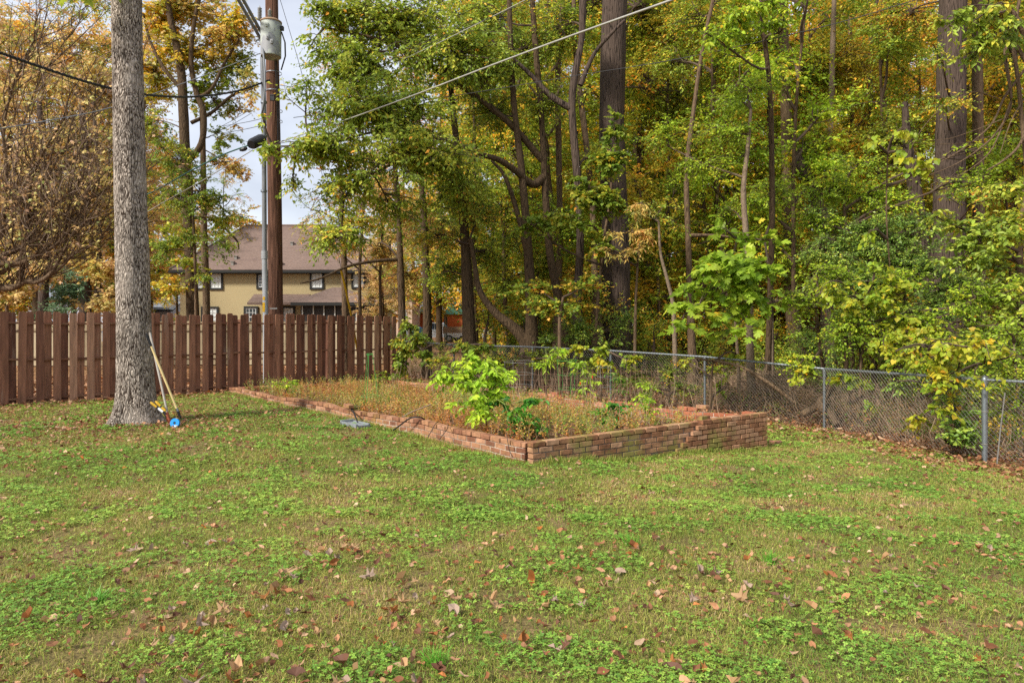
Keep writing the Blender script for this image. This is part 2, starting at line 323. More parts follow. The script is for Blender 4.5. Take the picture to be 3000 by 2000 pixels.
def rand_ell(n, c, r, shell=.5):
    v = nrm(R.normal(0, 1, (n, 3))); k = R.uniform(0, 1, n)**shell
    return c+v*r*k[:, None]
def wobble(a, b, K, amp, sag=0.):
    """N polylines from a to b with a bent, wandering course."""
    N = len(a); t = np.linspace(0, 1, K)[None, :, None]; L = np.linalg.norm(b-a, axis=1)[:, None, None]
    p = a[:, None]*(1-t)+b[:, None]*t
    n1 = R.normal(0, 1, (N, 1, 3)); n2 = R.normal(0, 1, (N, 1, 3))
    p = p+amp*L*(np.sin(pi*t)*n1+.5*np.sin(2*pi*t)*n2)
    p[..., 2] += (sag*L*np.sin(pi*t))[..., 0]
    return p
def grow(wood, lf, start, c, r, cov=1., size=.1, tmpl=OVAL, per=7, tw=.45, lr=.03, droop=.25, rb=(.2, .7), limb=True, flat=.35, jit=.5, tw_wood=True, mi=0, up=1., shell=.5, nbm=10, wmi=0):
    start = np.asarray(start, float); c = np.asarray(c, float); r = np.asarray(r, float)
    nl = cov*pi*r[0]*r[2]/(.2*size*size); ntw = max(6, int(nl/per)); nb = max(4, int(ntw/nbm))
    lp = wobble(start[None], (c+(c-start)*.12)[None], 9, .06, .06)[0]
    if limb and wood is not None: wood.tubes(lp[None], np.linspace(lr, lr*.35, 9)[None], 6, wmi)
    ends = rand_ell(nb, c, r, shell)
    k = R.integers(4, 9, nb); st = lp[k]
    bp = wobble(st, ends, 6, .10, .10)
    bl = np.linalg.norm(ends-st, axis=1)
    if wood is not None:
        r0 = np.clip(.008+.006*bl, .006, lr*.5+.004)
        wood.tubes(bp, r0[:, None]*np.linspace(1, .3, 6)[None], 4, wmi)
    bi = R.integers(0, nb, ntw); t = R.uniform(.3, 1, ntw)*4.999; i = t.astype(int); f = (t-i)[:, None]
    base = bp[bi, i]*(1-f)+bp[bi, i+1]*f
    bd = nrm(bp[bi, i+1]-bp[bi, i]); rd = R.normal(0, 1, (ntw, 3)); rd[:, 2] *= flat
    d = nrm(bd*.7+nrm(rd)*.9)
    cr_ = R.uniform(rb[0], rb[1], nb)[bi]
    twigs(lf, wood if tw_wood else None, base, d, tw*R.uniform(.5, 1.2, ntw), per, size, tmpl, cr_, droop, up, jit, wr=.004, mi=mi, wmi=wmi)

def trunk_mesh(mb, pts, sides=12, m=5, flare=1.5, rough=.06, mi=0, flare_h=.5):
    """pts rows: x,y,z,radius."""
    q = smooth(pts, m); K = len(q); rad = q[:, 3].copy(); h = q[:, 2]-q[0, 2]
    th = np.arange(sides)*2*pi/sides
    RR = rad[:, None]*np.ones((1, sides))
    fl = np.exp(-h/flare_h)[:, None]
    sd = R.uniform(0, 9)
    RR = RR*(1+(flare-1)*fl*(1+.35*np.sin(th*3+sd)[None]+.25*np.sin(th*5+sd*2)[None]))
    RR = RR*(1+rough*(vnoise(th[None]*3+sd, h[:, None]*1.5+sd, 5)-.5)*2)
    mb.tubes(q[None, :, :3], RR[None], sides, mi)
    return q
def tp(rows):   # trunk rows: px x, px y, s, radius px
    return [tuple(P(x, y, s))+(rp/s,) for x, y, s, rp in rows]
def at_h(q, z):
    i = int(np.argmin(abs(q[:, 2]-z))); return q[i, :3]

GC = 1.75
def tree(name, label, rows, barkm, blobs, leafm, cat='tree', group=None, flare=1.3, sides=10, limbs=(), **kw):
    """rows: trunk in photo px; blobs: (x, y, s, rx px, ry px, cov, opts) foliage masses; limbs: extra bare limbs as rows."""
    pts = tp(rows)
    gzb = g1(pts[0][0], pts[0][1]); p0 = pts[0]
    if p0[2] > gzb-.05: pts = [(p0[0], p0[1], gzb-.1, p0[3])]+pts
    else: pts[0] = (p0[0], p0[1], gzb-.1, p0[3])
    loc = (pts[0][0], pts[0][1], gzb)
    root = thing(name, label, cat, loc, group)
    tb = MB(); q = trunk_mesh(tb, pts, sides, flare=flare); allq = [q]
    for l in limbs:
        lq = smooth(tp(l), 5); tb.tubes(lq[None, :, :3], lq[None, :, 3], 7); allq.append(lq)
    tb.build('trunk', barkm, root, smooth=True)
    if blobs:
        wb, lb = MB(), MB(); Q = np.vstack(allq)
        mats = leafm if isinstance(leafm, list) else [leafm]
        for bl in blobs:
            x, y, s, rx, ry, cov = bl[:6]; o = dict(kw); 
            if len(bl) > 6: o.update(bl[6])
            c = P(x, y, s); rr = (rx/s, (o.pop('dep', (rx+ry)/2/s)), ry/s)
            dist = np.linalg.norm(Q[:, :3]-(c-np.array([0, 0, .3*np.linalg.norm(Q[:, :2]-c[:2], axis=1).min()])), axis=1); st = Q[int(np.argmin(dist)), :3]
            grow(wb, lb, st, c, rr, cov*(GC if cat in ('tree', 'thicket') else 1.5), **o)
        wb.build('branches', M_TWIG, root); lb.build('crown', mats, root)
    return root

# ------------------------------------------------------------------ plan: fences and bed corners (photo px and scale)
FA, FB, FC = P(-90, 0, 154), P(11, 0, 150), P(1158, 0, 101.5)
bA, bB, bC, bD = P(1560, 1295, 250), P(2240, 1210, 195), P(670, 1135, 127), P(1165, 1113, 108)
CH = [P(1178, 997, 98), P(1330, 1010, 106), P(1560, 1016, 118), P(1789, 1027, 130.5), P(2065, 1045, 144.6), P(2415, 1080, 163), P(2885, 1108, 212), P(3300, 1135, 244)]

# ------------------------------------------------------------------ ground: one sheet to the horizon
def axis(lo, hi, fine, step):
    a = [0.0]
    while a[-1] < hi: a.append(a[-1]+(step if a[-1] < fine else step*(1+(a[-1]-fine)*.25)))
    b = [0.0]
    while b[-1] < -lo: b.append(b[-1]+(step if b[-1] < fine else step*(1+(b[-1]-fine)*.25)))
    return np.array(sorted([-v for v in b[1:]]+a))
xs = axis(-400, 400, 12, .2); ys = axis(-60, 600, 24, .2)
gx, gy = np.meshgrid(xs, ys); gzz = gz(gx, gy)
nx, ny = len(xs), len(ys)
idx = (np.arange(ny-1)[:, None]*nx+np.arange(nx-1)[None]).ravel()
mb = MB(); mb.add(np.stack([gx.ravel(), gy.ravel(), gzz.ravel()], 1), np.stack([idx, idx+1, idx+nx+1, idx+nx], 1))
gm, n, b = newmat('ground')
at = nd(n, 'ShaderNodeAttribute', attribute_name='lawn'); t = nd(n, 'ShaderNodeTexCoord')
z1 = nd(n, 'ShaderNodeTexNoise'); z1.inputs['Scale'].default_value = 1.3; z1.inputs['Detail'].default_value = 9; z1.inputs['Roughness'].default_value = .7
z2 = nd(n, 'ShaderNodeTexNoise'); z2.inputs['Scale'].default_value = 38; z2.inputs['Detail'].default_value = 5
z3 = nd(n, 'ShaderNodeTexVoronoi'); z3.inputs['Scale'].default_value = 16
for z in (z1, z2, z3): n.links.new(t.outputs['Object'], z.inputs['Vector'])
ra = ramp(n, [(.3, '#5f5a30'), (.5, '#7b6c46'), (.62, '#8f7557'), (.75, '#937a62')]); n.links.new(z1.outputs[0], ra.inputs[0])
rb_ = ramp(n, [(.0, '#4f3b2a'), (.35, '#7c5a3e'), (.6, '#9a7350'), (.85, '#b39068')]); n.links.new(z3.outputs['Color'], rb_.inputs[0])
m1 = nd(n, 'ShaderNodeMix', data_type='RGBA'); n.links.new(at.outputs['Fac'], m1.inputs[0]); n.links.new(rb_.outputs[0], m1.inputs[6]); n.links.new(ra.outputs[0], m1.inputs[7])
mr = nd(n, 'ShaderNodeMapRange'); mr.inputs['From Min'].default_value = .3; mr.inputs['From Max'].default_value = .7; mr.inputs['To Min'].default_value = .6; mr.inputs['To Max'].default_value = 1.2
n.links.new(z2.outputs[0], mr.inputs['Value']); hs = nd(n, 'ShaderNodeHueSaturation'); n.links.new(m1.outputs[2], hs.inputs['Color']); n.links.new(mr.outputs[0], hs.inputs['Value'])
n.links.new(hs.outputs[0], b.inputs['Base Color']); b.inputs['Roughness'].default_value = .95; b.inputs['Specular IOR Level'].default_value = .1
u = nd(n, 'ShaderNodeBump'); u.inputs['Distance'].default_value = .03; n.links.new(z2.outputs[0], u.inputs['Height']); n.links.new(u.outputs[0], b.inputs['Normal'])
ground = mb.build('ground', gm, smooth=True); setk(ground, 'structure')

def side(p, a, b): return (b[0]-a[0])*(p[1]-a[1])-(b[1]-a[1])*(p[0]-a[0])
def dist_line(x, y, a, b):
    d = np.array([b[0]-a[0], b[1]-a[1]]); d = d/np.linalg.norm(d); return -(d[0]*(y-a[1])-d[1]*(x-a[0]))   # >0: camera side
def lawn_mask(x, y):
    """>0 on the lawn: metres inside both fences."""
    wf = dist_line(x, y, FB, FC)
    c1 = dist_line(x, y, CH[0], CH[5]); c2 = dist_line(x, y, CH[5], CH[6])
    ch = np.minimum(c1, c2)
    return np.minimum(wf, ch)
def in_bed(x, y, g=0.):
    ok = np.ones(np.shape(x), bool)
    for a, b_ in ((bA, bB), (bB, bD), (bD, bC), (bC, bA)):
        d = np.array([b_[0]-a[0], b_[1]-a[1]]); d = d/np.linalg.norm(d)
        ok &= (d[0]*(y-a[1])-d[1]*(x-a[0])) > g
    return ok
lm = lawn_mask(gx, gy); lm = np.clip((lm-.9+.9*(fbm(gx*1.1, gy*1.1, 9)-.5))*1.2, 0, 1)
a = ground.data.attributes.new('lawn', 'FLOAT', 'POINT'); a.data.foreach_set('value', lm.ravel())

# ------------------------------------------------------------------ brown shadowbox fence
M_FENCE = rndmat('fence_brown', [(0, '#6a4636'), (.4, '#835a45'), (.75, '#976c54'), (1, '#ae866c')], .75, .42, 2.6, .5, (9, 9, .8), '#a08a78', .55, (.60, .70), spec=.3)
M_RAIL = rndmat('rail_brown', [(0, '#6a4634'), (1, '#8a6650')], .85, .3, 6, .4)
def picket(m, x0, y0, z0, z1, hw, ht, ax, nrmv, r):
    """dog-eared board; ax along the fence, nrmv across it"""
    c = .028
    prof = [(-hw, z0), (hw, z0), (hw, z1-c), (hw-c*.9, z1), (-hw+c*.9, z1), (-hw, z1-c)]
    lean = R.normal(0, .004)
    V = [(x0+ax[0]*(u+lean*(z-z0))+nrmv[0]*k, y0+ax[1]*(u+lean*(z-z0))+nrmv[1]*k, z) for k in (ht, -ht) for u, z in prof]
    m.add(V, [tuple(range(6))], 0, r); m.add(V, [tuple(range(11, 5, -1))], 0, r)
    m.add(V, [(i, i+6, (i+1) % 6+6, (i+1) % 6) for i in range(6)], 0, r)
d = (FC-FB)[:2]; LF = np.linalg.norm(d); ax = d/LF; nv_ = np.array([ax[1], -ax[0]])   # nv_ faces the camera side
wf = thing('wooden_fence', 'brown stained board fence with dog-eared pickets on both sides of its rails', 'fence', (FB[0], FB[1], 0))
pitch = .30; n0 = int(math.ceil(2.4/pitch)); NB = int(LF/pitch)
step = 8; k = -n0
fz = lambda s_: 1.85+.012*math.sin(s_*1.3)+.01*math.sin(s_*3.1+1)
while k <= NB:
    m = MB()
    for j in range(k, min(k+step, NB+1)):
        s_ = j*pitch+R.normal(0, .006); s_ = min(s_, LF-.05)
        x, y = FB[:2]+ax*s_; g = g1(x, y)
        picket(m, x+nv_[0]*.045, y+nv_[1]*.045, g+.03+R.normal(0, .012), fz(s_)+R.normal(0, .012), .068, .009, ax, nv_, R.uniform(0, 1))
        if s_+.15 < LF:
            x, y = FB[:2]+ax*(s_+.15); picket(m, x-nv_[0]*.045, y-nv_[1]*.045, g+.03+R.normal(0, .012), fz(s_)+R.normal(0, .014), .066, .009, ax, nv_, R.uniform(0, .8))
    m.build('picket_panel', M_FENCE, wf)
    sa, sb_ = k*pitch-.08, min((k+step)*pitch-.08, LF)
    for hz, sg in ((1.64, .03), (.92, .03), (.13, .01)):
        m = MB(); K = 7; tt = np.linspace(sa+.002, sb_-.002, K)
        for i in range(K-1):
            za = hz-sg*math.sin(pi*i/(K-1)); zb = hz-sg*math.sin(pi*(i+1)/(K-1))
            m.bar((*(FB[:2]+ax*tt[i]), za), (*(FB[:2]+ax*tt[i+1]), zb), .035, .019, r=R.uniform(0, 1))
        m.build('rail', M_RAIL, wf)
    x, y = FB[:2]+ax*(sa+.08)-nv_*.105; m = MB(); m.span((x-.045, y-.045, -.2), (x+.045, y+.045, 1.72), r=.2); m.build('post', M_FENCE, wf)
    k += step

# weathered fence beyond
M_OLD = rndmat('fence_weathered', [(0, '#8d7f66'), (.5, '#a69679'), (1, '#bcae90')], .9, .2, 6, .3, (8, 8, .8))
of = thing('weathered_fence', 'pale weathered picket fence beyond the brown fence, in front of the olive house', 'fence', (-17, 28, 0))
a0, a1 = np.array([-24., 26.5]), np.array([-4.9, 28.2]); dd = a1-a0; LL = np.linalg.norm(dd); ux = dd/LL; un = np.array([ux[1], -ux[0]])
m = MB()
for i in range(int(LL/.155)):
    x, y = a0+ux*i*.155; g = g1(x, y); picket(m, x, y, g+.05, g+1.72+R.normal(0, .015), .068, .01, ux, un, R.uniform(0, 1))
m.build('picket_panel', M_OLD, of)
for hz in (.35, 1.4):
    m = MB(); m.bar((*(a0+un*.04), hz), (*(a1+un*.04), hz), .02, .045, r=.3); m.build('rail', M_OLD, of)

# ------------------------------------------------------------------ chain-link fence
M_GALV = plain('galvanised_steel', '#8f969b', .45, .75, noise=.25, nscale=60)
M_GALV2 = plain('galvanised_wire', '#85827c', .55, .5)
M_GALV2.node_tree.nodes['Principled BSDF'].inputs['Metallic'].default_value = .4
cf = thing('chain_link_fence', 'galvanised chain-link fence with a round top rail along the wood edge', 'fence', (CH[0][0], CH[0][1], 0))
for i, p in enumerate(CH[:-1]):
    m = MB(); g = g1(p[0], p[1]); big = i in (0, 6)
    rr = .037 if big else .026; top = p[2]-(.0 if big else .035)
    m.tubes([[p[0], p[1], g-.2], [p[0], p[1], g+.3], [p[0]+.0, p[1], top+(.03 if big else 0)]], rr, 12, caps=True)
    po = m.build('post', M_GALV, cf, smooth=False)
    for f_ in po.data.polygons: f_.use_smooth = len(f_.vertices) == 4
    m = MB(); m.lathe((p[0], p[1], top-.005), [(rr+.004, -.03), (rr+.006, 0), (rr*.8, .028), (rr*.3, .045), (.001, .05)] if big else [(rr+.004, -.02), (rr+.005, 0), (rr+.004, .045)], 12)
    m.build('post_cap', M_GALV, po, smooth=True)
    for zz in ((.25, .7) if i else (.3,)):
        m = MB(); m.lathe((p[0], p[1], g+zz), [(rr+.001, -.008), (rr+.005, -.004), (rr+.005, .004), (rr+.001, .008)], 12); m.build('tie_band', M_GALV2, po)
m = MB(); rp = np.array([[*c[:2], c[2]-(.0 if i not in (0, 6) else .02)] for i, c in enumerate(CH)])
for i in range(len(rp)-1):
    m.tubes(np.linspace(rp[i], rp[i+1], 4)[None], .021, 10)
    if i % 2 == 0: 
        q = rp[i]*.35+rp[i+1]*.65; dq = nrm((rp[i+1]-rp[i])[None])[0]; m.tubes(np.stack([q-dq*.06, q, q+dq*.06])[None], .0245, 10)
m.build('top_rail', M_GALV, cf, smooth=True)
m = MB(); ps = .066
for i in range(len(CH)-1):
    a0, a1 = CH[i], CH[i+1]; L = np.linalg.norm((a1-a0)[:2]); u2 = (a1-a0)[:2]/L; nn = np.array([u2[1], -u2[0]]); Hh = 1.08
    sts = np.arange(-Hh, L, ps)
    seg = []
    for sg in (1, -1):
        for s0 in sts:
            sa, sb_ = max(s0, 0), min(s0+Hh, L)
            ha, hb = sa-s0, sb_-s0
            if sb_-sa < .02: continue
            pts = []
            for tt in np.linspace(0, 1, 5):
                s_ = sa+(sb_-sa)*tt; h = ha+(hb-ha)*tt; h = h if sg > 0 else Hh-h
                zt = a0[2]+(a1[2]-a0[2])*s_/L-.02; zb = zt-Hh+.02
                bulge = .02*math.sin(s_*2.1+i)*(1-h/Hh)
                pts.append((*(a0[:2]+u2*s_+nn*(.03+bulge)), zb+(zt+.05-zb)*h/Hh))
            seg.append(pts)
    m.tubes(np.array(seg), .0018, 3)
m.build('wire_mesh', M_GALV2, cf)
m = MB(); p = P(2938, 0, 216); g = g1(p[0], p[1]); m.tubes([[p[0]-.09, p[1], g-.1], [p[0]-.03, p[1], g+.5], [p[0]+.03, p[1], g+.98]], .009, 6)
tag(m.build('metal_stake', M_GALV2, origin=(p[0], p[1], g)), 'thin grey metal stake leaning against the mesh next to the nearest fence post', 'stake')

# ------------------------------------------------------------------ brick planter
M_BRICK = rndmat('brick', [(0, '#6a4636'), (.2, '#835a44'), (.5, '#946a50'), (.75, '#9d7356'), (1, '#a67d64')], .9, .42, 14, .6, patch='#a08645', pscale=2.2, ppos=(.52, .8))
M_BRICKF = rndmat('brick_mossy', [(0, '#80573f'), (.3, '#93694c'), (.6, '#a07658'), (1, '#ab8568')], .9, .42, 14, .7, patch='#8a8446', pscale=1.7, ppos=(.46, .60))
M_BRICKR = rndmat('brick_red', [(0, '#95583f'), (.5, '#ad7053'), (1, '#bd8a6e')], .9, .2, 35, .5)
M_MORT = rndmat('mortar', [(0, '#8f7f70'), (1, '#b5a594')], .95, .3, 50, .6)
M_MORTD = rndmat('mortar_dark', [(0, '#66574b'), (1, '#84756a')], .95, .3, 50, .6)
planter = thing('brick_planter', 'long low brick raised bed with cracked mossy walls, filled with weeds', 'planter', (bA[0], bA[1], 0))
def brick_wall(name, a0, a1, mat, mort, zb=-.42, crack=None, top_missing=(), wave=.0, bow=0., toplen=None, rrange=(0, 1)):
    d = (a1-a0)[:2]; L = np.linalg.norm(d); u2 = d/L; nn = np.array([-u2[1], u2[0]])      # nn: towards the inside
    ang = math.atan2(u2[1], u2[0]); m = MB(); mm = MB()
    bl, bh, ph = .194, .0575, .0685; K = 14
    def off(s_): return nn*(.055+bow*math.sin(pi*s_/L))
    def zt(s_): return a0[2]+(a1[2]-a0[2])*s_/L+wave*math.sin(s_*1.7+.5)+wave*.5*math.sin(s_*4.1)
    for i in range(K):
        s0, s1 = L*i/K+.0, L*(i+1)/K
        e0, e1 = max(s0, .03), min(s1, L-.03); p0, p1 = a0[:2]+u2*e0+off(s0), a0[:2]+u2*e1+off(s1)
        mm.bar((*p0, zt(s0)-.075-.25), (*p1, zt(s1)-.075-.25), .046, .25, r=R.uniform(0, 1))
    for c in range(9):
        s_ = -(.0 if c % 2 == 0 else .101)
        while s_ < L-.02:
            sa, sb_ = max(s_, 0), min(s_+bl, L); s_ += .2035
            if sb_-sa < .04: continue
            sm = (sa+sb_)/2
            if c == 0 and any(lo < sm < hi for lo, hi in top_missing): continue
            z = zt(sm)-ph*(c+.5); g = g1(*(a0[:2]+u2*sm))
            if z < g-.09: continue
            o_ = off(sm).copy(); sh = 0; dz = 0
            if crack and sm > crack[0]-c*.09: o_ = o_-nn*.036; sh = .030; dz = .018
            pz = a0[:2]+u2*(sm+sh)+o_+nn*R.normal(0, .0022)
            slope = math.atan2(zt(sm+.1)-zt(sm-.1), .2)
            an = ang+R.normal(0, .006); X = np.array([math.cos(an)*math.cos(slope), math.sin(an)*math.cos(slope), math.sin(slope)]); Y = np.array([-math.sin(an), math.cos(an), 0]); Z = np.cross(X, Y)
            hx, hy, hz = (sb_-sa)/2-.004, .054+R.normal(0, .0015), bh/2+R.uniform(-.001, .001)
            # chamfered box: faces pulled in at the corners
            e = .004; v = []
            for sx in (-1, 1):
                for sy in (-1, 1):
                    for sz in (-1, 1):
                        v += [(sx*hx, sy*(hy-e), sz*(hz-e)), (sx*(hx-e), sy*hy, sz*(hz-e)), (sx*(hx-e), sy*(hy-e), sz*hz)]
            v = np.array(v)+R.normal(0, .0012, (24, 3))
            ix = lambda sx, sy, sz, k: ((sx > 0)*4+(sy > 0)*2+(sz > 0))*3+k
            V = v@np.stack([X, Y, Z])+np.array([*pz, z+dz])
            r = R.uniform(*rrange)
            q = []
            for sx in (-1, 1): q.append([ix(sx, -1, -1, 0), ix(sx, 1, -1, 0), ix(sx, 1, 1, 0), ix(sx, -1, 1, 0)][::sx])
            for sy in (-1, 1): q.append([ix(-1, sy, -1, 1), ix(-1, sy, 1, 1), ix(1, sy, 1, 1), ix(1, sy, -1, 1)][::sy])
            for sz in (-1, 1): q.append([ix(-1, -1, sz, 2), ix(1, -1, sz, 2), ix(1, 1, sz, 2), ix(-1, 1, sz, 2)][::sz])
            for sa_ in (-1, 1):
                for sb2 in (-1, 1):
                    q.append([ix(sa_, sb2, -1, 0), ix(sa_, sb2, 1, 0), ix(sa_, sb2, 1, 1), ix(sa_, sb2, -1, 1)])
                    q.append([ix(sa_, -1, sb2, 0), ix(sa_, 1, sb2, 0), ix(sa_, 1, sb2, 2), ix(sa_, -1, sb2, 2)])
                    q.append([ix(-1, sa_, sb2, 1), ix(1, sa_, sb2, 1), ix(1, sa_, sb2, 2), ix(-1, sa_, sb2, 2)])
            m.add(V, q, 0, r); m.add(V, [(ix(x_, y_, z_, 0), ix(x_, y_, z_, 1), ix(x_, y_, z_, 2)) for x_ in (-1, 1) for y_ in (-1, 1) for z_ in (-1, 1)], 0, r)
    o = m.build(name, mat, planter); mm.build('mortar', mort, o, origin=tree_origin(planter)); return o
ab = brick_wall('front_wall', bA, bB, M_BRICKF, M_MORTD, crack=(2.85, 0))
uAC = (bC-bA)[:2]/np.linalg.norm((bC-bA)[:2]); 
def inset(a0, a1, g0, g1_):
    d = (a1-a0); L = np.linalg.norm(d[:2]); return a0+d*g0/L, a1-d*g1_/L
# walls run anticlockwise so that nn points into the bed
c0, c1 = inset(bC, bA, 0, .13); brick_wall('side_wall', c0, c1, M_BRICK, M_MORT, wave=.02, bow=.04)
c0, c1 = inset(bB, bD, .13, 0); brick_wall('back_wall', c0, c1, M_BRICKR, M_MORT, wave=.014, top_missing=((.3, 1.1), (1.5, 2.1), (3.0, 4.2), (5.3, 5.9)))
c0, c1 = inset(bD, bC, .13, .13); brick_wall('end_wall', c0, c1, M_BRICKR, M_MORT, wave=.01)
# soil
m = MB(); K = 26; uu, vv = np.meshgrid(np.linspace(.012, .988, K), np.linspace(.025, .975, K))
sp = (bA*((1-uu)*(1-vv))[..., None]+bB*((1-uu)*vv)[..., None]+bC*(uu*(1-vv))[..., None]+bD*(uu*vv)[..., None])
sp[..., 2] += -.12-.10*vv**2+.05*(fbm(sp[..., 0]*1.4, sp[..., 1]*1.4, 31)-.5)
ii = (np.arange(K-1)[:, None]*K+np.arange(K-1)[None]).ravel(); m.add(sp.reshape(-1, 3), np.stack([ii, ii+1, ii+K+1, ii+K], 1))
M_SOIL = plain('soil', '#5d4432', .95, noise=.5, nscale=14, bump=.6, col2='#87684a', spec=.1)
m.build('soil', M_SOIL, planter, smooth=True)
def bedpt(u_, v_):
    u_ = np.asarray(u_)[..., None]; v_ = np.asarray(v_)[..., None]
    p = bA*((1-u_)*(1-v_))+bB*((1-u_)*v_)+bC*(u_*(1-v_))+bD*(u_*v_); p = p.copy(); p[..., 2] -= .12+.10*v_[..., 0]**2; return p

def loose_brick(px, py, s, ang, label, mat=M_BRICKR, half=(.097, .048, .029), tilt=0, r=.6, z=None):
    p = P(px, py, s); z = p[2] if z is None else z; m = MB()
    X = np.array([math.cos(ang)*math.cos(tilt), math.sin(ang)*math.cos(tilt), math.sin(tilt)]); Y = np.array([-math.sin(ang), math.cos(ang), 0]); Z = np.cross(X, Y)
    m.box((p[0], p[1], z), half, axes=[X, Y, Z], r=r); e = m.build('loose_brick', mat, origin=(p[0], p[1], z))
    bv = e.modifiers.new('b', 'BEVEL'); bv.width = .006; bv.segments = 2
    tag(e, label, 'brick', 'loose bricks around the planter')
an = math.atan2((bB-bA)[1], (bB-bA)[0]); an2 = math.atan2((bC-bA)[1], (bC-bA)[0])
def wall_top(a0, a1, t, inward=.055):
    p = a0+(a1-a0)*t; return p
p = bA+(bB-bA)*.70; nAB = np.array([-math.sin(an), math.cos(an)])
def lb_at(p, dz, ang, label, mat=M_BRICKR, off=None, tilt=0., r=.6):
    q = np.array(p, float)
    if off is not None: q[:2] += off
    s = F/q[1]; loose_brick(1500+q[0]*s, HOR+(EYE-q[2]-dz)*s, s, ang, label, mat, tilt=tilt, r=r)
lb_at(bA+(bB-bA)*.70, .033, an+.1, 'dark loose brick on top of the front wall at its crack', M_BRICKF, nAB*.055, r=.0)
lb_at(bC+(bA-bC)*.57, .05, an2, 'reddish loose brick lying on top of the long side wall near the hoses', M_BRICK, nAB*.11, .05, r=.5)
for t_, l_ in ((.10, 'tan loose brick on the back wall, close to the corner by the lawn'), (.42, 'red loose brick lying along the top of the back wall behind the upright pepper plant')):
    lb_at(bB+(bD-bB)*t_, .02, math.atan2((bD-bB)[1], (bD-bB)[0])+.05, l_, M_BRICK if t_ < .2 else M_BRICKR, -nAB*.0-np.array([.03, .05]), r=.9 if t_ < .2 else .3)
loose_brick(2272, 0, 188, -.25, 'orange loose brick lying in the grass beside the planter corner', M_BRICKR, r=.9, z=g1((2272-1500)/188, F/188)+.03)

# grey block, hose, wires, tray
M_CONC = plain('grey_plastic', '#84898c', .7, noise=.2, nscale=20)
p = P(1040, 1240, 187); g = g1(p[0], p[1])
t0 = thing('splash_block', 'grey gutter splash block lying upside down against the side wall of the planter', 'splash block', (p[0], p[1], g))
m = MB(); A2 = an2
for (x0, y0, z0, x1, y1, z1) in ((-.27, -.12, .0, .27, .12, .035), (-.27, -.12, .035, .27, -.09, .055), (-.27, .09, .035, .27, .12, .055)):
    c = np.array([(x0+x1)/2, (y0+y1)/2]); h = ((x1-x0)/2, (y1-y0)/2, (z1-z0)/2); cc = np.array([c[0]*math.cos(A2)-c[1]*math.sin(A2), c[0]*math.sin(A2)+c[1]*math.cos(A2)])
    m.box((p[0]+cc[0], p[1]+cc[1], g+.01+(z0+z1)/2), h, A2)
m.build('tray', M_CONC, t0); m = MB(); m.box((p[0]+.25*math.cos(A2), p[1]+.25*math.sin(A2), g+.045), (.022, .117, .035), A2); m.build('end_lip', M_CONC, t0)
M_BLACK = plain('black_rubber', '#1d1d1f', .5)
def cable(name, rows, r, label, cat, mat=M_BLACK, sides=7, group=None):
    q = smooth([tuple(P(*v)) for v in rows], 6); m = MB(); m.tubes(q[None], r, sides)
    return tag(m.build(name, mat, origin=tuple(q[0]), smooth=True), label, cat, group)
cable('hose', [(1152, 1260, 198), (1175, 1243, 201), (1195, 1228, 203), (1210, 1222, 204), (1232, 1222, 204), (1245, 1229, 203)], .011, 'black hose bent over the side wall of the planter down to the grass', 'hose')
cable('cable', [(1030, 1200, 176), (1036, 1208, 181), (1042, 1222, 183), (1048, 1236, 185), (1050, 1242, 186)], .013, 'short thick black cable hanging over the planter wall above the grey splash block', 'cable')
cable('cable', [(1285, 1234, 212), (1275, 1242, 215), (1264, 1262, 216), (1253, 1282, 216)], .005, 'thin black cable hanging in a curve down the side wall of the planter', 'cable')
cable('cable', [(1314, 1243, 215), (1309, 1258, 219), (1296, 1275, 220), (1287, 1288, 220)], .005, 'thin black cable with a frayed end reaching the grass beside the side wall', 'cable')
cable('cable', [(1483, 1266, 241), (1487, 1290, 244), (1493, 1320, 245), (1503, 1338, 246)], .004, 'thin dark cable running down the side wall close to the front corner', 'cable')
cable('stick', [(1178, 1222, 200), (1205, 1207, 200), (1235, 1195, 200), (1263, 1184, 200)], .009, 'thin pale bare stick leaning over the planter wall above the hose', 'stick', M_TWIG_PALE)
p = P(1040, 1197, 170); m = MB(); m.lathe(p, [(.001, .0), (.13, .005), (.16, .03), (.165, .03), (.168, .036), (.16, .036), (.13, .012), (.001, .008)], 20)
tag(m.build('black_saucer', M_BLACK, origin=(p[0], p[1], p[2])), 'flat black plant saucer among weeds inside the bed, above the splash block', 'saucer')

# ------------------------------------------------------------------ tomato cages and wire panel
M_GW = plain('green_wire', '#3f9a44', .5); M_WW = plain('grey_wire', '#b5b8b4', .4, .5); M_RW = plain('rusty_wire', '#8f6b56', .8)
def cage(px, base_y, s, h, r0, r1, mat, label, rings=3, legs=4, lean=(0, 0), wr=.0028):
    p = P(px, base_y, s); t0 = thing('tomato_cage', label, 'plant cage', p, 'wire plant cages in the bed')
    for i in range(legs):
        a_ = i*2*pi/legs+.4; m = MB()
        m.tubes([[p[0]+math.cos(a_)*r0, p[1]+math.sin(a_)*r0, p[2]-.05], [p[0]+lean[0]+math.cos(a_)*r1, p[1]+lean[1]+math.sin(a_)*r1, p[2]+h]], wr, 5); m.build('leg', mat, t0)
    for k in range(rings):
        f = .22+.76*k/(rings-1); rr = r0+(r1-r0)*f; a_ = np.linspace(0, 2*pi, 19); m = MB()
        m.tubes(np.stack([p[0]+lean[0]*f+np.cos(a_)*rr*1.01, p[1]+lean[1]*f+np.sin(a_)*rr*1.01, np.full(19, p[2]+h*f)+.01*np.sin(a_)], 1)[None], wr, 5); m.build('ring', mat, t0)
cage(1083, 1195, 164, .98, .18, .05, M_GW, 'bright green wire cage standing upside down alone in the weeds', 2, 3, wr=.0038)
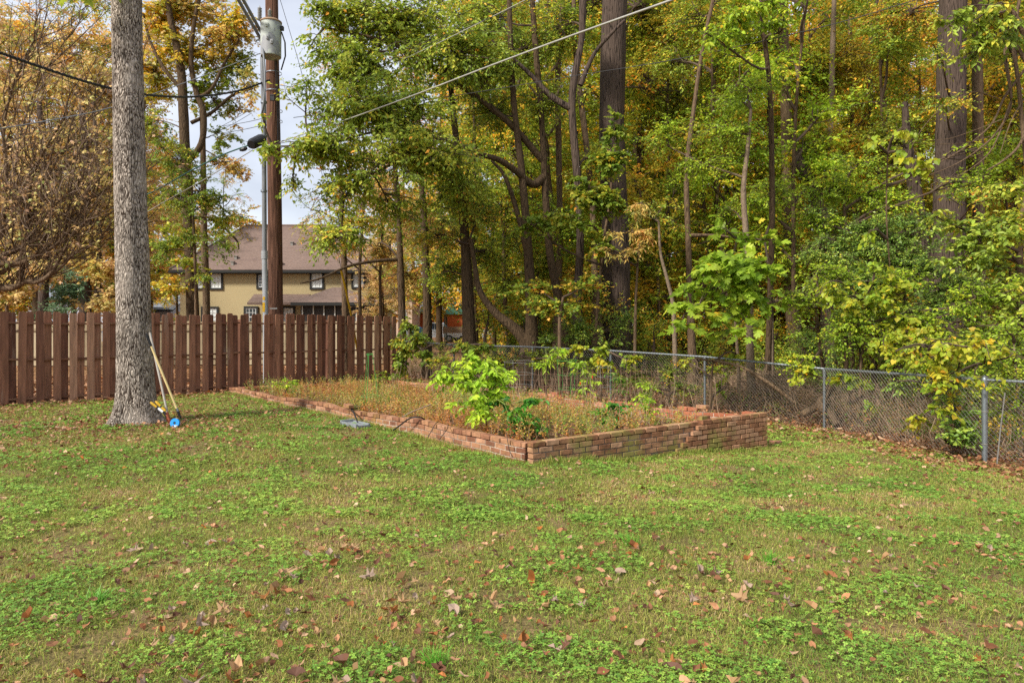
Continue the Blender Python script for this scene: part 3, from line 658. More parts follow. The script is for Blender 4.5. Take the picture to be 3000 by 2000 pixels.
cage(1660, 1162, 152, .72, .15, .20, M_GW, 'green wire cage around dry stems in front of the back wall', wr=.0028)
cage(1520, 1150, 150, .62, .26, .30, M_WW, 'wide grey wire cage behind the bright lime pepper bush', wr=.0018)
cage(1770, 1148, 152, .5, .12, .15, M_WW, 'small grey wire cage around a leafy stem beyond the back wall', wr=.002)
m = MB(); a0 = P(1462, 1205, 172); a1 = P(1925, 1200, 182); seg = []
for i in range(34):
    q = a0+(a1-a0)*i/33; q[1] += .10*math.sin(i*.5); seg.append([q+[0, 0, -.05], q+[0, .01, .3], q+[R.normal(0, .01), .03, .72]])
m.tubes(np.array(seg), .0016, 3)
for k in range(7):
    m.tubes(np.array([[*(a0+(a1-a0)*i/33)[:2]+[0, .10*math.sin(i*.5)], (a0+(a1-a0)*i/33)[2]+.1*k+.02] for i in range(34)])[None], .0016, 3)
tag(m.build('wire_panel', M_RW, origin=tuple(a0)), 'rusty square wire panel standing across the bed between the pepper plants', 'wire panel')

# ------------------------------------------------------------------ garden tools at the trunk
TX = P(404, 1240, 181)
M_GRAYW = rndmat('worn_grey_wood', [(0, '#a09a92'), (1, '#b5afa6')], .8, .2, 30, .3)
M_ASH = plain('pale_ash_handle', '#e0c88e', .45, noise=.12, nscale=12)
M_RUST = plain('rusty_steel', '#a5573a', .7, noise=.3, nscale=40); M_STEEL = plain('steel', '#8d9296', .4, .8)
M_YEL = plain('yellow_plastic', '#c89f16', .5, noise=.3, nscale=4); M_BLUE = plain('blue_plastic', '#1f8fe0', .35); M_WH = plain('white_plastic', '#d8dade', .4)
a0, a1 = P(499, 1248, 186), P(418, 975, 187); a1[1] = P(0, 0, 183)[1]-.02
s1 = thing('garden_tool', 'worn grey wooden tool handle with a rusty socket leaning on the big trunk', 'garden tool', a0, 'garden tools leaning on the trunk')
a2 = a0+(a1-a0)*.13; m = MB(); m.tubes(np.linspace(a2, a1, 7)[None], [.0165]*3+[.018]*3+[.017], 10, caps=True); m.build('handle', M_GRAYW, s1, smooth=False)
m = MB(); m.tubes(np.linspace(a0, a2+(a1-a0)*.02, 4)[None], [.012, .018, .021, .019], 10, caps=True); m.build('socket', M_RUST, s1)
m = MB(); a3 = P(483, 1205, 188); m.tubes(np.stack([a3, (a3+a0)/2+[-.01, 0, 0], a0])[None], [.006, .010, .008], 8); m.build('rusty_blade', M_RUST, s1)
a0, a1 = P(531, 1228, 186), P(428, 977, 188)
s1 = thing('cultivator', 'garden cultivator with pale ash handle, black grip and bent dark tines', 'cultivator', a0, 'garden tools leaning on the trunk')
v = a1-a0
m = MB(); m.tubes(np.linspace(a0+v*.12, a0+v*.86, 6)[None], .0165, 12, caps=True); m.build('handle', M_ASH, s1, smooth=False)
m = MB(); m.tubes(np.linspace(a0+v*.855, a1, 5)[None], [.019, .02, .019, .02, .016], 12, caps=True); m.build('grip', M_BLACK, s1)
m = MB(); m.tubes(np.linspace(a0+v*.015, a0+v*.095, 3)[None], [.012, .018, .021], 12, caps=True); m.build('ferrule', M_BLACK, s1)
m = MB(); m.tubes(np.linspace(a0+v*.09, a0+v*.13, 3)[None], .0195, 12, caps=True); m.build('ferrule_ring', M_STEEL, s1)
for k in range(4):
    e = P(528+k*9-8, 1243, 187); m = MB(); m.tubes(smooth([tuple(a0), tuple(P(530+k*6, 1228+abs(k-1.5)*2, 187)), tuple(P(536+k*8-6, 1231, 187)), tuple(e)], 4)[None], .004, 6); m.build('tine', M_BLACK, s1)
s1 = thing('loppers', 'yellow and black loppers propped against the base of the big trunk', 'loppers', P(490, 1240, 187), 'garden tools leaning on the trunk')
for (x0, y0, x1, y1, c) in ((441, 1178, 475, 1207, 0), (456, 1175, 482, 1204, 1)):
    q0, q1 = P(x0, y0, 187), P(x1, y1, 188); q1[1] += .03; dq = q1-q0
    m = MB(); m.tubes(np.linspace(q0, q0+dq*.50, 4)[None], [.016, .021, .02, .017], 10, caps=True); h_ = m.build('grip', M_YEL, s1)
    m = MB(); m.tubes(np.linspace(q0+dq*.48, q0+dq*.66, 3)[None], .015, 8, caps=True); m.build('collar', M_BLACK, s1)
    m = MB(); m.tubes(np.linspace(q0+dq*.64, q1, 3)[None], .019, 10, caps=True); m.build('handle', M_YEL if c else M_WH, s1)
m = MB(); q0, q1 = P(479, 1206, 188), P(490, 1222, 188); m.tubes(np.linspace(q0, q1, 3)[None], .02, 8, caps=True); m.build('pivot', M_BLACK, s1)
m = MB(); m.tubes(np.stack([P(488, 1214, 188), P(496, 1230, 188), P(499, 1240, 188)])[None], [.022, .016, .004], 8); m.build('blade', M_RUST, s1)
s0 = P(513, 1239, 189); s0[2] = max(s0[2], g1(s0[0], s0[1])+.068)
s1 = thing('blue_reel', 'round bright blue plastic reel with a black hub on the grass by the tools', 'reel', s0)
AX = np.array([[1, 0, 0], [0, .25, .97], [0, -.97, .25]]); AX = np.array([nrm(np.array([[1, .0, .0]]))[0], nrm(np.array([[0, .2, .98]]))[0], nrm(np.array([[0, -.98, .2]]))[0]])
m = MB(); m.lathe(s0, [(.018, -.02), (.068, -.02), (.072, -.016), (.072, .016), (.068, .02), (.024, .02), (.020, .016), (.018, -.02)], 28, axes=AX); m.build('disc', M_BLUE, s1, smooth=False)
m = MB(); m.lathe(s0, [(.0, .012), (.019, .012), (.019, -.018), (.0, -.018)], 16, axes=AX); m.build('hub', M_BLACK, s1)
m = MB(); m.box(s0+AX[2]*.021+AX[0]*.022-AX[1]*.045, (.026, .012, .0015), axes=[AX[0], AX[1], AX[2]]); m.build('paper_tag', M_WH, s1)

# ------------------------------------------------------------------ utility pole, transformer, conduit, wires
M_POLE = bark('pole_wood', '#745444', '#3d2a20', 9, .05, .5, w0=.3, w1=.9)
pp = [(808, 1150, 108, 21), (808, 925, 108, 20.5), (805, 600, 108, 20), (800, 300, 108, 19), (796, 0, 108, 18), (793, -330, 108, 17)]
base = P(808, 0, 108); gb = g1(base[0], base[1])
pole = thing('utility_pole', 'tall brown wooden utility pole carrying a transformer behind the fence', 'utility pole', (base[0], base[1], gb))
m = MB(); rows = tp(pp); rows[0] = (rows[0][0], rows[0][1], gb-.2, rows[0][3]); q = smooth(rows, 4); m.tubes(q[None, :, :3], q[None, :, 3], 20); m.build('pole_shaft', M_POLE, pole, smooth=True)
M_TR = rndmat('transformer_grey', [(0, '#a9b0a8'), (1, '#b3b9b0')], .5, .06, 3, .1, patch='#8e8f93', pscale=1.6, ppos=(.5, .52), spec=.5)
tc_ = P(795, 170, 109); tc_[1] -= .52; tr = thing('transformer', 'pale grey cylindrical transformer can with peeling paint mounted high on the pole', 'transformer', tc_)
sc_ = F/tc_[1]; R_ = 29.5/sc_; H_ = 100/sc_; tc_[0] = (794-1500)/sc_; tc_[2] = EYE-(168-HOR)/sc_
m = MB(); m.lathe(tc_, [(.001, .02), (R_*.9, .02), (R_*.93, 0), (R_*.97, 0), (R_*.98, .03), (R_, H_-.04), (R_, H_)], 32); m.build('tank', M_TR, tr, smooth=False)
for f_ in S.collection.objects[-1].data.polygons: f_.use_smooth = True
m = MB(); m.lathe(tc_+[0, 0, H_], [(R_, -.01), (R_*1.05, -.005), (R_*1.05, .03), (R_*.9, .06), (R_*.3, .085), (.001, .09)], 32); m.build('lid', plain('rusty_rim', '#a08468', .7, noise=.3, nscale=8), tr, smooth=True)
M_PORC = plain('porcelain_grey', '#8f8f8c', .35)
for dx, dy in ((-.26, -.1), (-.05, .05)):
    pr = []
    for k in range(9): pr += [(.030, k*.038), (.058, k*.038+.012), (.030, k*.038+.026)]
    m = MB(); m.lathe(tc_+[dx, dy, H_+.02], pr+[(.016, .36), (.001, .40)], 14); m.build('bushing', M_PORC, tr, smooth=True)
for (dx, dz) in ((-.02, .74), (-.0, .42), (.10, .32)):
    m = MB(); c = tc_+[dx, -R_*math.cos(math.asin(min(abs(dx)/R_, .9)))-.012, dz]; m.box(c, (.035, .02, .05)); m.box(c+[0, -.025, 0], (.014, .02, .014)); m.build('lug', M_TR, tr)
m = MB(); m.box(tc_+[0, R_+.07, H_*.5], (.06, .09, H_*.4)); m.build('mounting_bracket', M_STEEL, tr)
m = MB(); m.box(tc_+[R_+.02, -.02, H_-.15], (.05, .05, .05)); m.build('terminal', M_BLACK, tr)
M_PVC = plain('grey_conduit', '#a3a7aa', .5, noise=.12, nscale=5); M_PVC2 = plain('grey_conduit_old', '#7d8084', .6, noise=.2, nscale=5)
cd = thing('conduit', 'pale grey plastic conduit pipe strapped upright to the utility pole', 'conduit', P(777, 1150, 112))
m = MB(); m.tubes([P(779, 1150, 112), P(778, 925, 112), P(775, 757, 112)], 7.8/112, 14); m.build('lower_pipe', M_PVC, cd, smooth=True)
m = MB(); m.tubes([P(775, 760, 112), P(774, 500, 112), P(773, 330, 112), P(769, 168, 111)], 6.8/112, 14); m.build('upper_pipe', M_PVC2, cd, smooth=True)
m = MB(); m.tubes([P(775, 758, 112), P(775, 735, 112)], 9.2/112, 14, caps=True); m.build('coupling', M_PVC, cd)
for yy in (300, 560, 400): m = MB(); m.tubes([P(773, yy+3, 112), P(773, yy-3, 112)], 9/112, 14); m.build('strap', M_STEEL, cd)
for (yy, h) in ((874, 5), (900, 14)):
    m = MB(); a_ = np.linspace(pi+.4, pi+1.7, 6); c0 = P(778, yy, 112); rr = 8.4/112
    V = [(c0[0]+math.cos(t_)*rr, c0[1]+math.sin(t_)*rr, c0[2]+k*h/112) for k in (-1, 1) for t_ in a_]
    m.add(V, [(i, i+1, i+7, i+6) for i in range(5)]); m.build('yellow_sticker', M_YEL, cd)
m = MB(); q = smooth([tuple(P(748, 122, 112)), tuple(P(756, 117, 112)), tuple(P(764, 125, 112)), tuple(P(772, 160, 114)), tuple(P(776, 230, 115)), tuple(P(773, 300, 115)), tuple(P(766, 340, 114))], 5); m.tubes(q[None], .026, 8); m.build('riser_cable', M_PVC2, cd, smooth=True)
for (a_, b__) in (((684, -25, 118), (762, 112, 110)), ((696, -30, 118), (768, 100, 110))):
    m = MB(); m.tubes([P(*a_), P(*b__)], .042, 10); m.build('bracket_arm', M_PVC2, pole, smooth=True)
for (yy, w_) in ((215, 23), (268, 23), (430, 23.5)):
    m = MB(); c = P(802, yy, 108); m.tubes([c+[0, 0, -.012], c+[0, 0, .012]], w_/108, 20); m.build('steel_band', M_STEEL, pole)
m = MB(); c = P(798, 288, 111.5); m.box(c, (.055, .03, .065)); m.box(c+[0, -.005, .075], (.06, .035, .012)); m.build('junction_box', M_BLACK, pole)
for xx in (812, 816): 
    m = MB(); m.tubes([P(xx-6, 175, 111), P(xx, 300, 111), P(xx+3, 430, 111)], .012, 5); m.build('riser_wire', M_BLACK, pole)
m = MB(); m.tubes([P(825, 95, 112), P(835, 125, 113), P(836, 165, 112), P(824, 205, 110)], .02, 6); m.build('drop_wire', M_BLACK, pole)
for yy in (322, 352): m = MB(); m.tubes(smooth([tuple(P(818, yy, 109)), tuple(P(826, yy+2, 109)), tuple(P(826, yy+8, 109)), tuple(P(819, yy+9, 109))], 3)[None], .01, 5); m.build('hook', M_STEEL, pole)
m = MB(); c = P(809, 904, 109); m.box(c+[0, -.21, 0], (.10, .008, .018)); m.build('number_plate', M_PORC, pole)
sp_ = thing('splice_case', 'black ribbed cable splice case hanging beside the utility pole', 'splice case', P(752, 415, 112))
m = MB(); q0, q1 = P(735, 424, 116), P(768, 407, 112); m.tubes(np.linspace(q0, q1, 8)[None], [.10, .135, .14, .135, .14, .135, .14, .12], 18, caps=True); m.build('case_body', M_BLACK, sp_, smooth=False)
m = MB(); m.tubes(np.linspace(P(702, 441, 116), P(724, 434, 116), 4)[None], [.02, .05, .055, .03], 10, caps=True); m.build('end_cap', M_BLACK, sp_)
M_WIRE = plain('weathered_cable', '#a9a79e', .6, noise=.2, nscale=3); M_WIRED = plain('dark_cable', '#2d2b2a', .6); M_WIREG = plain('green_cable', '#2c5a4e', .6)
G_ = 'overhead lines'
cable('service_cable', [(818, 417, 109), (1000, 356, 126), (1200, 284, 150), (1400, 207, 176), (1600, 132, 206), (1800, 60, 240), (1975, -2, 275), (2300, -120, 340)], .0135, 'thick pale overhead cable rising from the pole across the tree tops', 'overhead cable', M_WIRE, 8, G_)
cable('overhead_wire', [(900, 300, 115), (1200, 166, 125), (1400, 70, 132), (1560, -10, 138), (1700, -80, 142)], .008, 'thin pale wire above the thick cable, slanting out at the top', 'overhead wire', M_WIRE, 5, G_)
cable('overhead_wire', [(860, 345, 112), (1200, 300, 118), (1400, 270, 124), (1700, 220, 130), (2000, 171, 138), (2400, 82, 148), (2700, -5, 158), (2900, -70, 165)], .009, 'thin dark wire crossing the wood below the thick cable to the far corner', 'overhead wire', M_WIRED, 5, G_)
cable('overhead_wire', [(1060, 215, 120), (1300, 110, 130), (1560, 0, 140)], .007, 'thin dark wire close under the thin pale wire', 'overhead wire', M_WIRED, 5, G_)
tw = smooth([tuple(P(*v)) for v in [(-60, 140, 185), (0, 155, 180), (100, 190, 172), (230, 233, 162), (330, 260, 153), (430, 278, 143), (560, 284, 130), (690, 268, 118), (790, 235, 110)]], 12)
m = MB(); ph = np.arange(len(tw))*1.3
for k in range(3):
    o = .017*np.stack([0*ph, np.cos(ph+k*2.094), np.sin(ph+k*2.094)], 1); m.tubes((tw+o)[None], .013, 6)
tag(m.build('twisted_cable', M_WIRED, origin=tuple(tw[0]), smooth=True), 'thick twisted black cable crossing in front of the big trunk', 'overhead cable', G_)
cable('overhead_wire', [(-40, 152, 180), (0, 168, 175), (200, 238, 160), (330, 304, 150), (420, 332, 143)], .008, 'thin dark wire sagging below the twisted cable', 'overhead wire', M_WIRED, 5, G_)
cable('overhead_wire', [(-40, 380, 165), (0, 377, 160), (150, 352, 150), (330, 314, 138), (560, 236, 122), (780, 150, 110)], .011, 'thin grey wire rising behind the big trunk towards the pole', 'overhead wire', M_PVC2, 5, G_)
cable('overhead_wire', [(330, 610, 100), (440, 566, 104), (560, 500, 108), (650, 455, 112), (730, 425, 115)], .018, 'green-black cable rising to the black splice case', 'overhead cable', M_WIREG, 6, G_)
cable('overhead_wire', [(400, 640, 100), (470, 598, 104), (600, 525, 110), (740, 440, 115)], .012, 'pale wire just below the green-black cable', 'overhead wire', M_WIRE, 5, G_)
for i, (a_, b__) in enumerate((((640, 375, 90), (735, 320, 108)), ((640, 385, 90), (735, 333, 108)), ((650, 370, 90), (780, 345, 108)), ((640, 392, 90), (780, 365, 108)))):
    cable('overhead_wire', [a_, ((a_[0]+b__[0])/2, (a_[1]+b__[1])/2+2, 98), b__], .008, 'thin black wire against the sky beside the pole, one of a bunch of four', 'overhead wire', M_WIRED, 4, 'bunch of four thin wires beside the pole')
cable('overhead_wire', [(820, 250, 108), (900, 262, 100), (1000, 280, 92)], .007, 'short thin wire leaving the pole to the back over the house', 'overhead wire', M_WIRED, 4, G_)
cable('guy_wire', [(812, -30, 108), (880, 200, 108), (905, 320, 106), (1000, 790, 102)], .007, 'thin guy wire slanting down from the pole top into a yellow sleeve', 'guy wire', M_WIRED, 4)
m = MB(); m.tubes([P(998, 785, 102), P(1013, 850, 101), P(1030, 930, 100), P(1046, 1020, 99), P(1058, 1095, 98)], .030, 10, caps=True)
tag(m.build('guy_guard', M_YEL, origin=tuple(P(1058, 1095, 98)), smooth=True), 'yellow plastic guy wire guard slanting down behind the brown fence', 'guy guard')

# ------------------------------------------------------------------ olive house
def sidingmat(name, c, pitch_=.16, dark=.8):
    m, n, b = newmat(name); t = nd(n, 'ShaderNodeTexCoord'); sx = nd(n, 'ShaderNodeSeparateXYZ'); n.links.new(t.outputs['Object'], sx.inputs[0])
    mo = nd(n, 'ShaderNodeMath', operation='MODULO'); mo.inputs[1].default_value = pitch_; ad = nd(n, 'ShaderNodeMath', operation='ADD'); ad.inputs[1].default_value = 20*pitch_
    n.links.new(sx.outputs[2], ad.inputs[0]); n.links.new(ad.outputs[0], mo.inputs[0])
    r = ramp(n, [(0, tuple(v*dark*.6 for v in lin(c)[:3])+(1,)), (.12, c), (1, c)]); dv = nd(n, 'ShaderNodeMath', operation='DIVIDE'); dv.inputs[1].default_value = pitch_
    n.links.new(mo.outputs[0], dv.inputs[0]); n.links.new(dv.outputs[0], r.inputs[0]); n.links.new(r.outputs[0], b.inputs['Base Color']); b.inputs['Roughness'].default_value = .7
    return m
M_SID = sidingmat('olive_siding', '#ab9b72', .18, 1.5)
M_SHIN = rndmat('brown_shingles', [(0, '#77655c'), (1, '#77655c')], .9, .3, 6, .3, (1, 1, 6), '#5f4f4a', .8, (.5, .8))
nn_ = M_SHIN.node_tree
M_TRIM = plain('dark_trim', '#22221f', .6); M_WHITE = plain('white_frame', '#d9dcda', .5); M_GLASS = plain('window_pane', '#9aa5ab', .15, 0, spec=.6); M_BLIND = sidingmat('blinds', '#d8dcd8', .05, 1.1)
M_DGLASS = plain('dark_pane', '#1f2622', .1, spec=.8); M_SCREEN = plain('insect_screen', '#2f2a25', .6)
Ys = F/43.0
hs_ = lambda x, y, yy=Ys: ((x-1500)/F*yy, yy, EYE-(y-HOR)/F*yy)
house = thing('olive_house', 'two-storey olive sided house with brown hip roof and screened porch', 'house', (hs_(800, 0)[0], Ys, 0))
x0, x1 = hs_(528, 0)[0], hs_(1084, 0)[0]; ze = hs_(0, 792)[2]
m = MB(); m.span((x0, Ys, -.5), (x1, Ys+9, ze)); m.build('wall', M_SID, house)
x2 = hs_(1114, 0)[0]; m = MB(); m.span((x1+.004, Ys+1.0, -.5), (x2, Ys+3.2, hs_(0, 722)[2])); ch = m.build('chimney_chase', M_SID, house)
m = MB(); m.span((x2-.0, Ys+.98, -.5), (x2+.10, Ys+1.1, hs_(0, 722)[2])); m.build('corner_trim', M_TRIM, ch)
rx0, rx1 = hs_(505, 0)[0], x1+.35; yr = Ys+5.0; kz = EYE-(661-HOR)/F*yr
rl, rr_ = (722-1500)/F*yr, (985-1500)/F*yr
yE = Ys-.5; zr = ze; t_ = .55; clipx = rx1; cz = zr+(kz-zr)*t_; cy = yE+(yr-yE)*t_
m = MB()
V = [(rx0, yE, zr), (rx1, yE, zr), (rx1, cy, cz), (rr_, yr, kz), (rl, yr, kz), (rx0, 2*yr-yE, zr), (rx1, 2*yr-yE, zr), (rx1, 2*yr-cy, cz)]
m.add(V, [(0, 1, 2, 3, 4)]); m.add(V, [(6, 5, 4, 3, 7)]); m.add(V, [(5, 0, 4)]); m.add(V, [(7, 3, 2)]); m.add(V, [(1, 6, 7, 2)]); m.add(np.array(V)-[0, 0, .06], [(0, 5, 6, 1)])
rf = m.build('roof', M_SHIN, house)
m = MB(); m.tubes([(rl, yr, kz+.03), (rr_, yr, kz+.03)], .07, 6); m.tubes([(rx0, yE, zr+.05), (rl, yr, kz+.03)], .06, 6); m.build('ridge_cap', plain('ridge_shingle', '#7a685e', .9), rf)
m = MB(); m.span((rx0, yE-.12, zr-.20), (rx1, yE-.0, zr-.04)); m.build('gutter', M_TRIM, rf)
m = MB(); m.span((rx0+.05, yE, zr-.24), (rx1-.05, Ys, zr-.205)); m.build('soffit', M_TRIM, rf)
for (px_, py_) in ((687, 757), (688, 776), (830, 708), (829, 778), (1010, 770)):
    q = hs_(px_, py_, Ys+.5); m = MB(); yv = yE+(yr-yE)*((q[2]-zr)/(kz-zr)); m.span((q[0]-.09, yv-.1, q[2]-.12), (q[0]+.09, yv+.12, q[2]+.16)); m.span((q[0]-.13, yv-.14, q[2]+.16), (q[0]+.13, yv+.16, q[2]+.21)); m.build('roof_vent', M_GALV2, rf)
def window(xa, ya, xb, yb, par=house, yy=Ys, cols=3, rws=4, pane=M_BLIND, trim=.13, lab=None):
    a_, c_ = hs_(xa, yb, yy), hs_(xb, ya, yy); m = MB(); t_ = trim
    for (u0, v0, u1, v1) in ((a_[0], a_[2], c_[0], a_[2]+t_), (a_[0], c_[2]-t_, c_[0], c_[2]), (a_[0], a_[2]+t_, a_[0]+t_, c_[2]-t_), (c_[0]-t_, a_[2]+t_, c_[0], c_[2]-t_)): m.span((u0, yy-.09, v0), (u1, yy-.003, v1))
    wn_ = m.build('window', M_TRIM, par)
    if lab: wn_['label'] = lab
    m = MB(); X0, X1, Z0, Z1 = a_[0]+t_, c_[0]-t_, a_[2]+t_, c_[2]-t_
    m.span((X0, yy-.055, Z0), (X0+.05, yy-.004, Z1)); m.span((X1-.05, yy-.055, Z0), (X1, yy-.004, Z1)); m.span((X0+.05, yy-.055, Z0), (X1-.05, yy-.004, Z0+.05)); m.span((X0+.05, yy-.055, Z1-.05), (X1-.05, yy-.004, Z1))
    zm = (Z0+Z1)/2; m.span((X0+.05, yy-.062, zm-.03), (X1-.05, yy-.03, zm+.03))
    for i in range(1, cols): xx = X0+(X1-X0)*i/cols; m.span((xx-.014, yy-.05, Z0+.05), (xx+.014, yy-.028, zm-.03)); m.span((xx-.014, yy-.05, zm+.03), (xx+.014, yy-.028, Z1-.05))
    for j in (1, 3): zz = Z0+(Z1-Z0)*j/4; m.span((X0+.05, yy-.048, zz-.012), (X1-.05, yy-.026, zz+.012))
    m.build('frame', M_WHITE, wn_)
    m = MB(); m.span((X0+.052, yy-.02, Z0+.052), (X1-.052, yy-.006, Z1-.052)); m.build('pane', pane, wn_)
window(613, 792, 654, 849); window(908, 792, 950, 848); window(1030, 790, 1071, 846); window(575, 790, 600, 849)
window(715, 897, 757, 960, pane=M_DGLASS, lab='window with dark panes and a lit strip lamp inside'); window(826, 897, 865, 955); window(590, 898, 641, 955); window(752, 800, 790, 847, pane=M_DGLASS)
m = MB(); q = hs_(736, 902); m.span((q[0]-.45, Ys-.027, q[2]-.06), (q[0]+.45, Ys-.0225, q[2]+.05))
ml, n_, b_ = newmat('strip_lamp'); b_.inputs['Emission Color'].default_value = (1, 1, .9, 1); b_.inputs['Emission Strength'].default_value = 1.2; m.build('strip_lamp', ml, house)
m = MB(); m.span((hs_(1078, 0)[0], Ys-.10, -.4), (hs_(1085, 0)[0], Ys-.004, ze-.3)); m.build('downspout', M_TRIM, house)
# porch
yp = Ys-3.6; q0, q1 = hs_(868, 886, yp), hs_(1150, 886, yp); zp = q0[2]
xl, xr = hs_(880, 0, yp)[0], hs_(1085, 0, yp)[0]
po = MB(); ap = hs_(990, 842, Ys-1.4)
V = [(xl-.5, yp-.35, zp), (xr+.4, yp-.35, zp), (xr+.4, Ys-.01, zp), (xl-.5, Ys-.01, zp), (ap[0]-.3, Ys-1.6, ap[2]), (ap[0]+.3, Ys-1.6, ap[2])]
po.add(V, [(0, 1, 5, 4), (2, 3, 4, 5)]); po.add(V, [(3, 0, 4), (1, 2, 5)]); po.add(np.array(V)-[0, 0, .08], [(0, 3, 2, 1)]); pr_ = po.build('porch_roof', M_SHIN, house)
m = MB(); m.span((xl-.5, yp-.42, zp-.2), (xr+.4, yp-.33, zp-.01)); m.span((xr+.33, yp-.33, zp-.2), (xr+.42, Ys, zp-.01)); m.build('fascia', M_TRIM, pr_)
m = MB(); m.span((xl, yp+.06, -.3), (xr, yp+.09, zp-.09)); m.span((xr-.03, yp+.09, -.3), (xr, Ys-.01, zp-.09)); m.span((xl, yp+.09, -.3), (xl+.03, Ys-.01, zp-.09)); m.build('porch_screen', M_SCREEN, house)
for xx in (886, 918, 949, 981, 1012, 1044, 1078): m = MB(); c = hs_(xx, 0, yp)[0]; m.span((c-.035, yp-.02, -.3), (c+.035, yp+.055, zp-.085)); m.build('porch_post', plain('porch_white', '#b9bab4', .6) if xx == 886 else bpy.data.materials['porch_white'], house)
q = hs_(826, 873, Ys-1); q2 = hs_(880, 886, Ys-1)
m = MB(); m.add([(q[0]-2.2, Ys-1.3, q2[2]), (xl-.4, Ys-1.3, q2[2]), (xl-.4, Ys-.01, q2[2]+.6), (q[0]-2.2, Ys-.01, q2[2]+.6)], [(0, 1, 2, 3)]); m.span((q[0]-2.2, Ys-1.34, q2[2]-.16), (xl-.52, Ys-1.26, q2[2]-.01)); m.build('lean_to_roof', M_SHIN, house)

# ------------------------------------------------------------------ other far buildings, vehicles, play tower
M_GREYS = sidingmat('grey_siding', '#a9b0bd', .22, 1.0); M_SLATE = plain('slate_roof', '#7d8590', .8, noise=.2, nscale=2)
M_ORB = rndmat('orange_brick', [(0, '#b5653c'), (1, '#b5653c')], .9, .2, 3, .2); M_BEIGE = sidingmat('beige_siding', '#bfa893', .25, 1.0)
def simple_house(name, label, xa, xb, yeave, yridge, s, wall, roof, zbase=-.5, depth=8, wins=()):
    yy = F/s; a_ = P(xa, yeave, s); c_ = P(xb, yeave, s); t0 = thing(name, label, 'house', ((a_[0]+c_[0])/2, yy, 0), 'houses beyond the trees')
    m = MB(); m.span((a_[0], yy, zbase), (c_[0], yy+depth, a_[2])); m.build('wall', wall, t0)
    kr = P(xa, yridge, F/(yy+depth/2))[2]
    V = [(a_[0]-.5, yy-.5, a_[2]-.1), (c_[0]+.5, yy-.5, a_[2]-.1), (c_[0]+.5, yy+depth/2, kr), (a_[0]-.5, yy+depth/2, kr), (c_[0]+.5, yy+depth+.5, a_[2]-.1), (a_[0]-.5, yy+depth+.5, a_[2]-.1)]
    m = MB(); m.add(V, [(0, 1, 2, 3), (3, 2, 4, 5)]); m.add(np.array(V)-[0, 0, .12], [(1, 0, 3, 2), (2, 3, 5, 4)]); rf = m.build('roof', roof, t0)
    m = MB(); m.span((a_[0]-.5, yy-.56, a_[2]-.3), (c_[0]+.5, yy-.5, a_[2]-.06)); m.build('fascia', M_WHITE if roof is not M_SLATE else M_TRIM, rf)
    m = MB(); V2 = [(a_[0], yy, a_[2]), (a_[0], yy+depth, a_[2]), (a_[0], yy+depth/2, kr-.15)]; m.add(V2, [(0, 2, 1)]); m.add(np.array(V2)+[c_[0]-a_[0], 0, 0], [(0, 1, 2)]); m.build('gable', wall, t0)
    for (wx, wy, ww, wh) in wins:
        q = P(wx, wy, s); m = MB(); m.span((q[0]-ww/2, yy-.08, q[2]-wh/2), (q[0]+ww/2, yy-.004, q[2]+wh/2)); wn_ = m.build('window', M_WHITE, t0)
        for k in (-1, 1): m = MB(); m.span((q[0]+(k-1)*ww/4+.05, yy-.1, q[2]-wh/2+.1), (q[0]+(k+1)*ww/4-.05, yy-.082, q[2]+wh/2-.1)); m.build('pane', M_GLASS, wn_)
    return t0
simple_house('brick_house', 'low orange brick house with grey roof beyond the parked vehicles', 1213, 1565, 913, 872, 21, M_ORB, M_SLATE, wins=((1283, 925, 1.2, 1.0), (1470, 925, 1.2, 1.0)))
simple_house('beige_house', 'tall beige sided house beside the orange brick house', 1120, 1207, 862, 820, 23, M_BEIGE, M_SLATE, wins=((1180, 915, 1, 1.2),))
simple_house('beige_house', 'pale beige house wall showing between trunks past the orange house', 1600, 1720, 905, 860, 20, M_BEIGE, M_SLATE)
simple_house('grey_house', 'pale grey sided house behind the fence between dark trunks', 55, 345, 872, 845, 30, M_GREYS, M_SLATE, depth=7, wins=((130, 900, 1, 1.1),))
simple_house('grey_house', 'pale grey house with slate roof just beyond the big trunk', 442, 500, 905, 862, 27, M_GREYS, M_SLATE, depth=7)
M_CAR = plain('white_car_paint', '#cfd6dc', .25, spec=.6); M_CGL = plain('car_glass', '#39485a', .08, spec=.9); M_TYRE = plain('tyre', '#1a1a1a', .8); M_RIM = plain('rim', '#9a9da0', .35, .7)
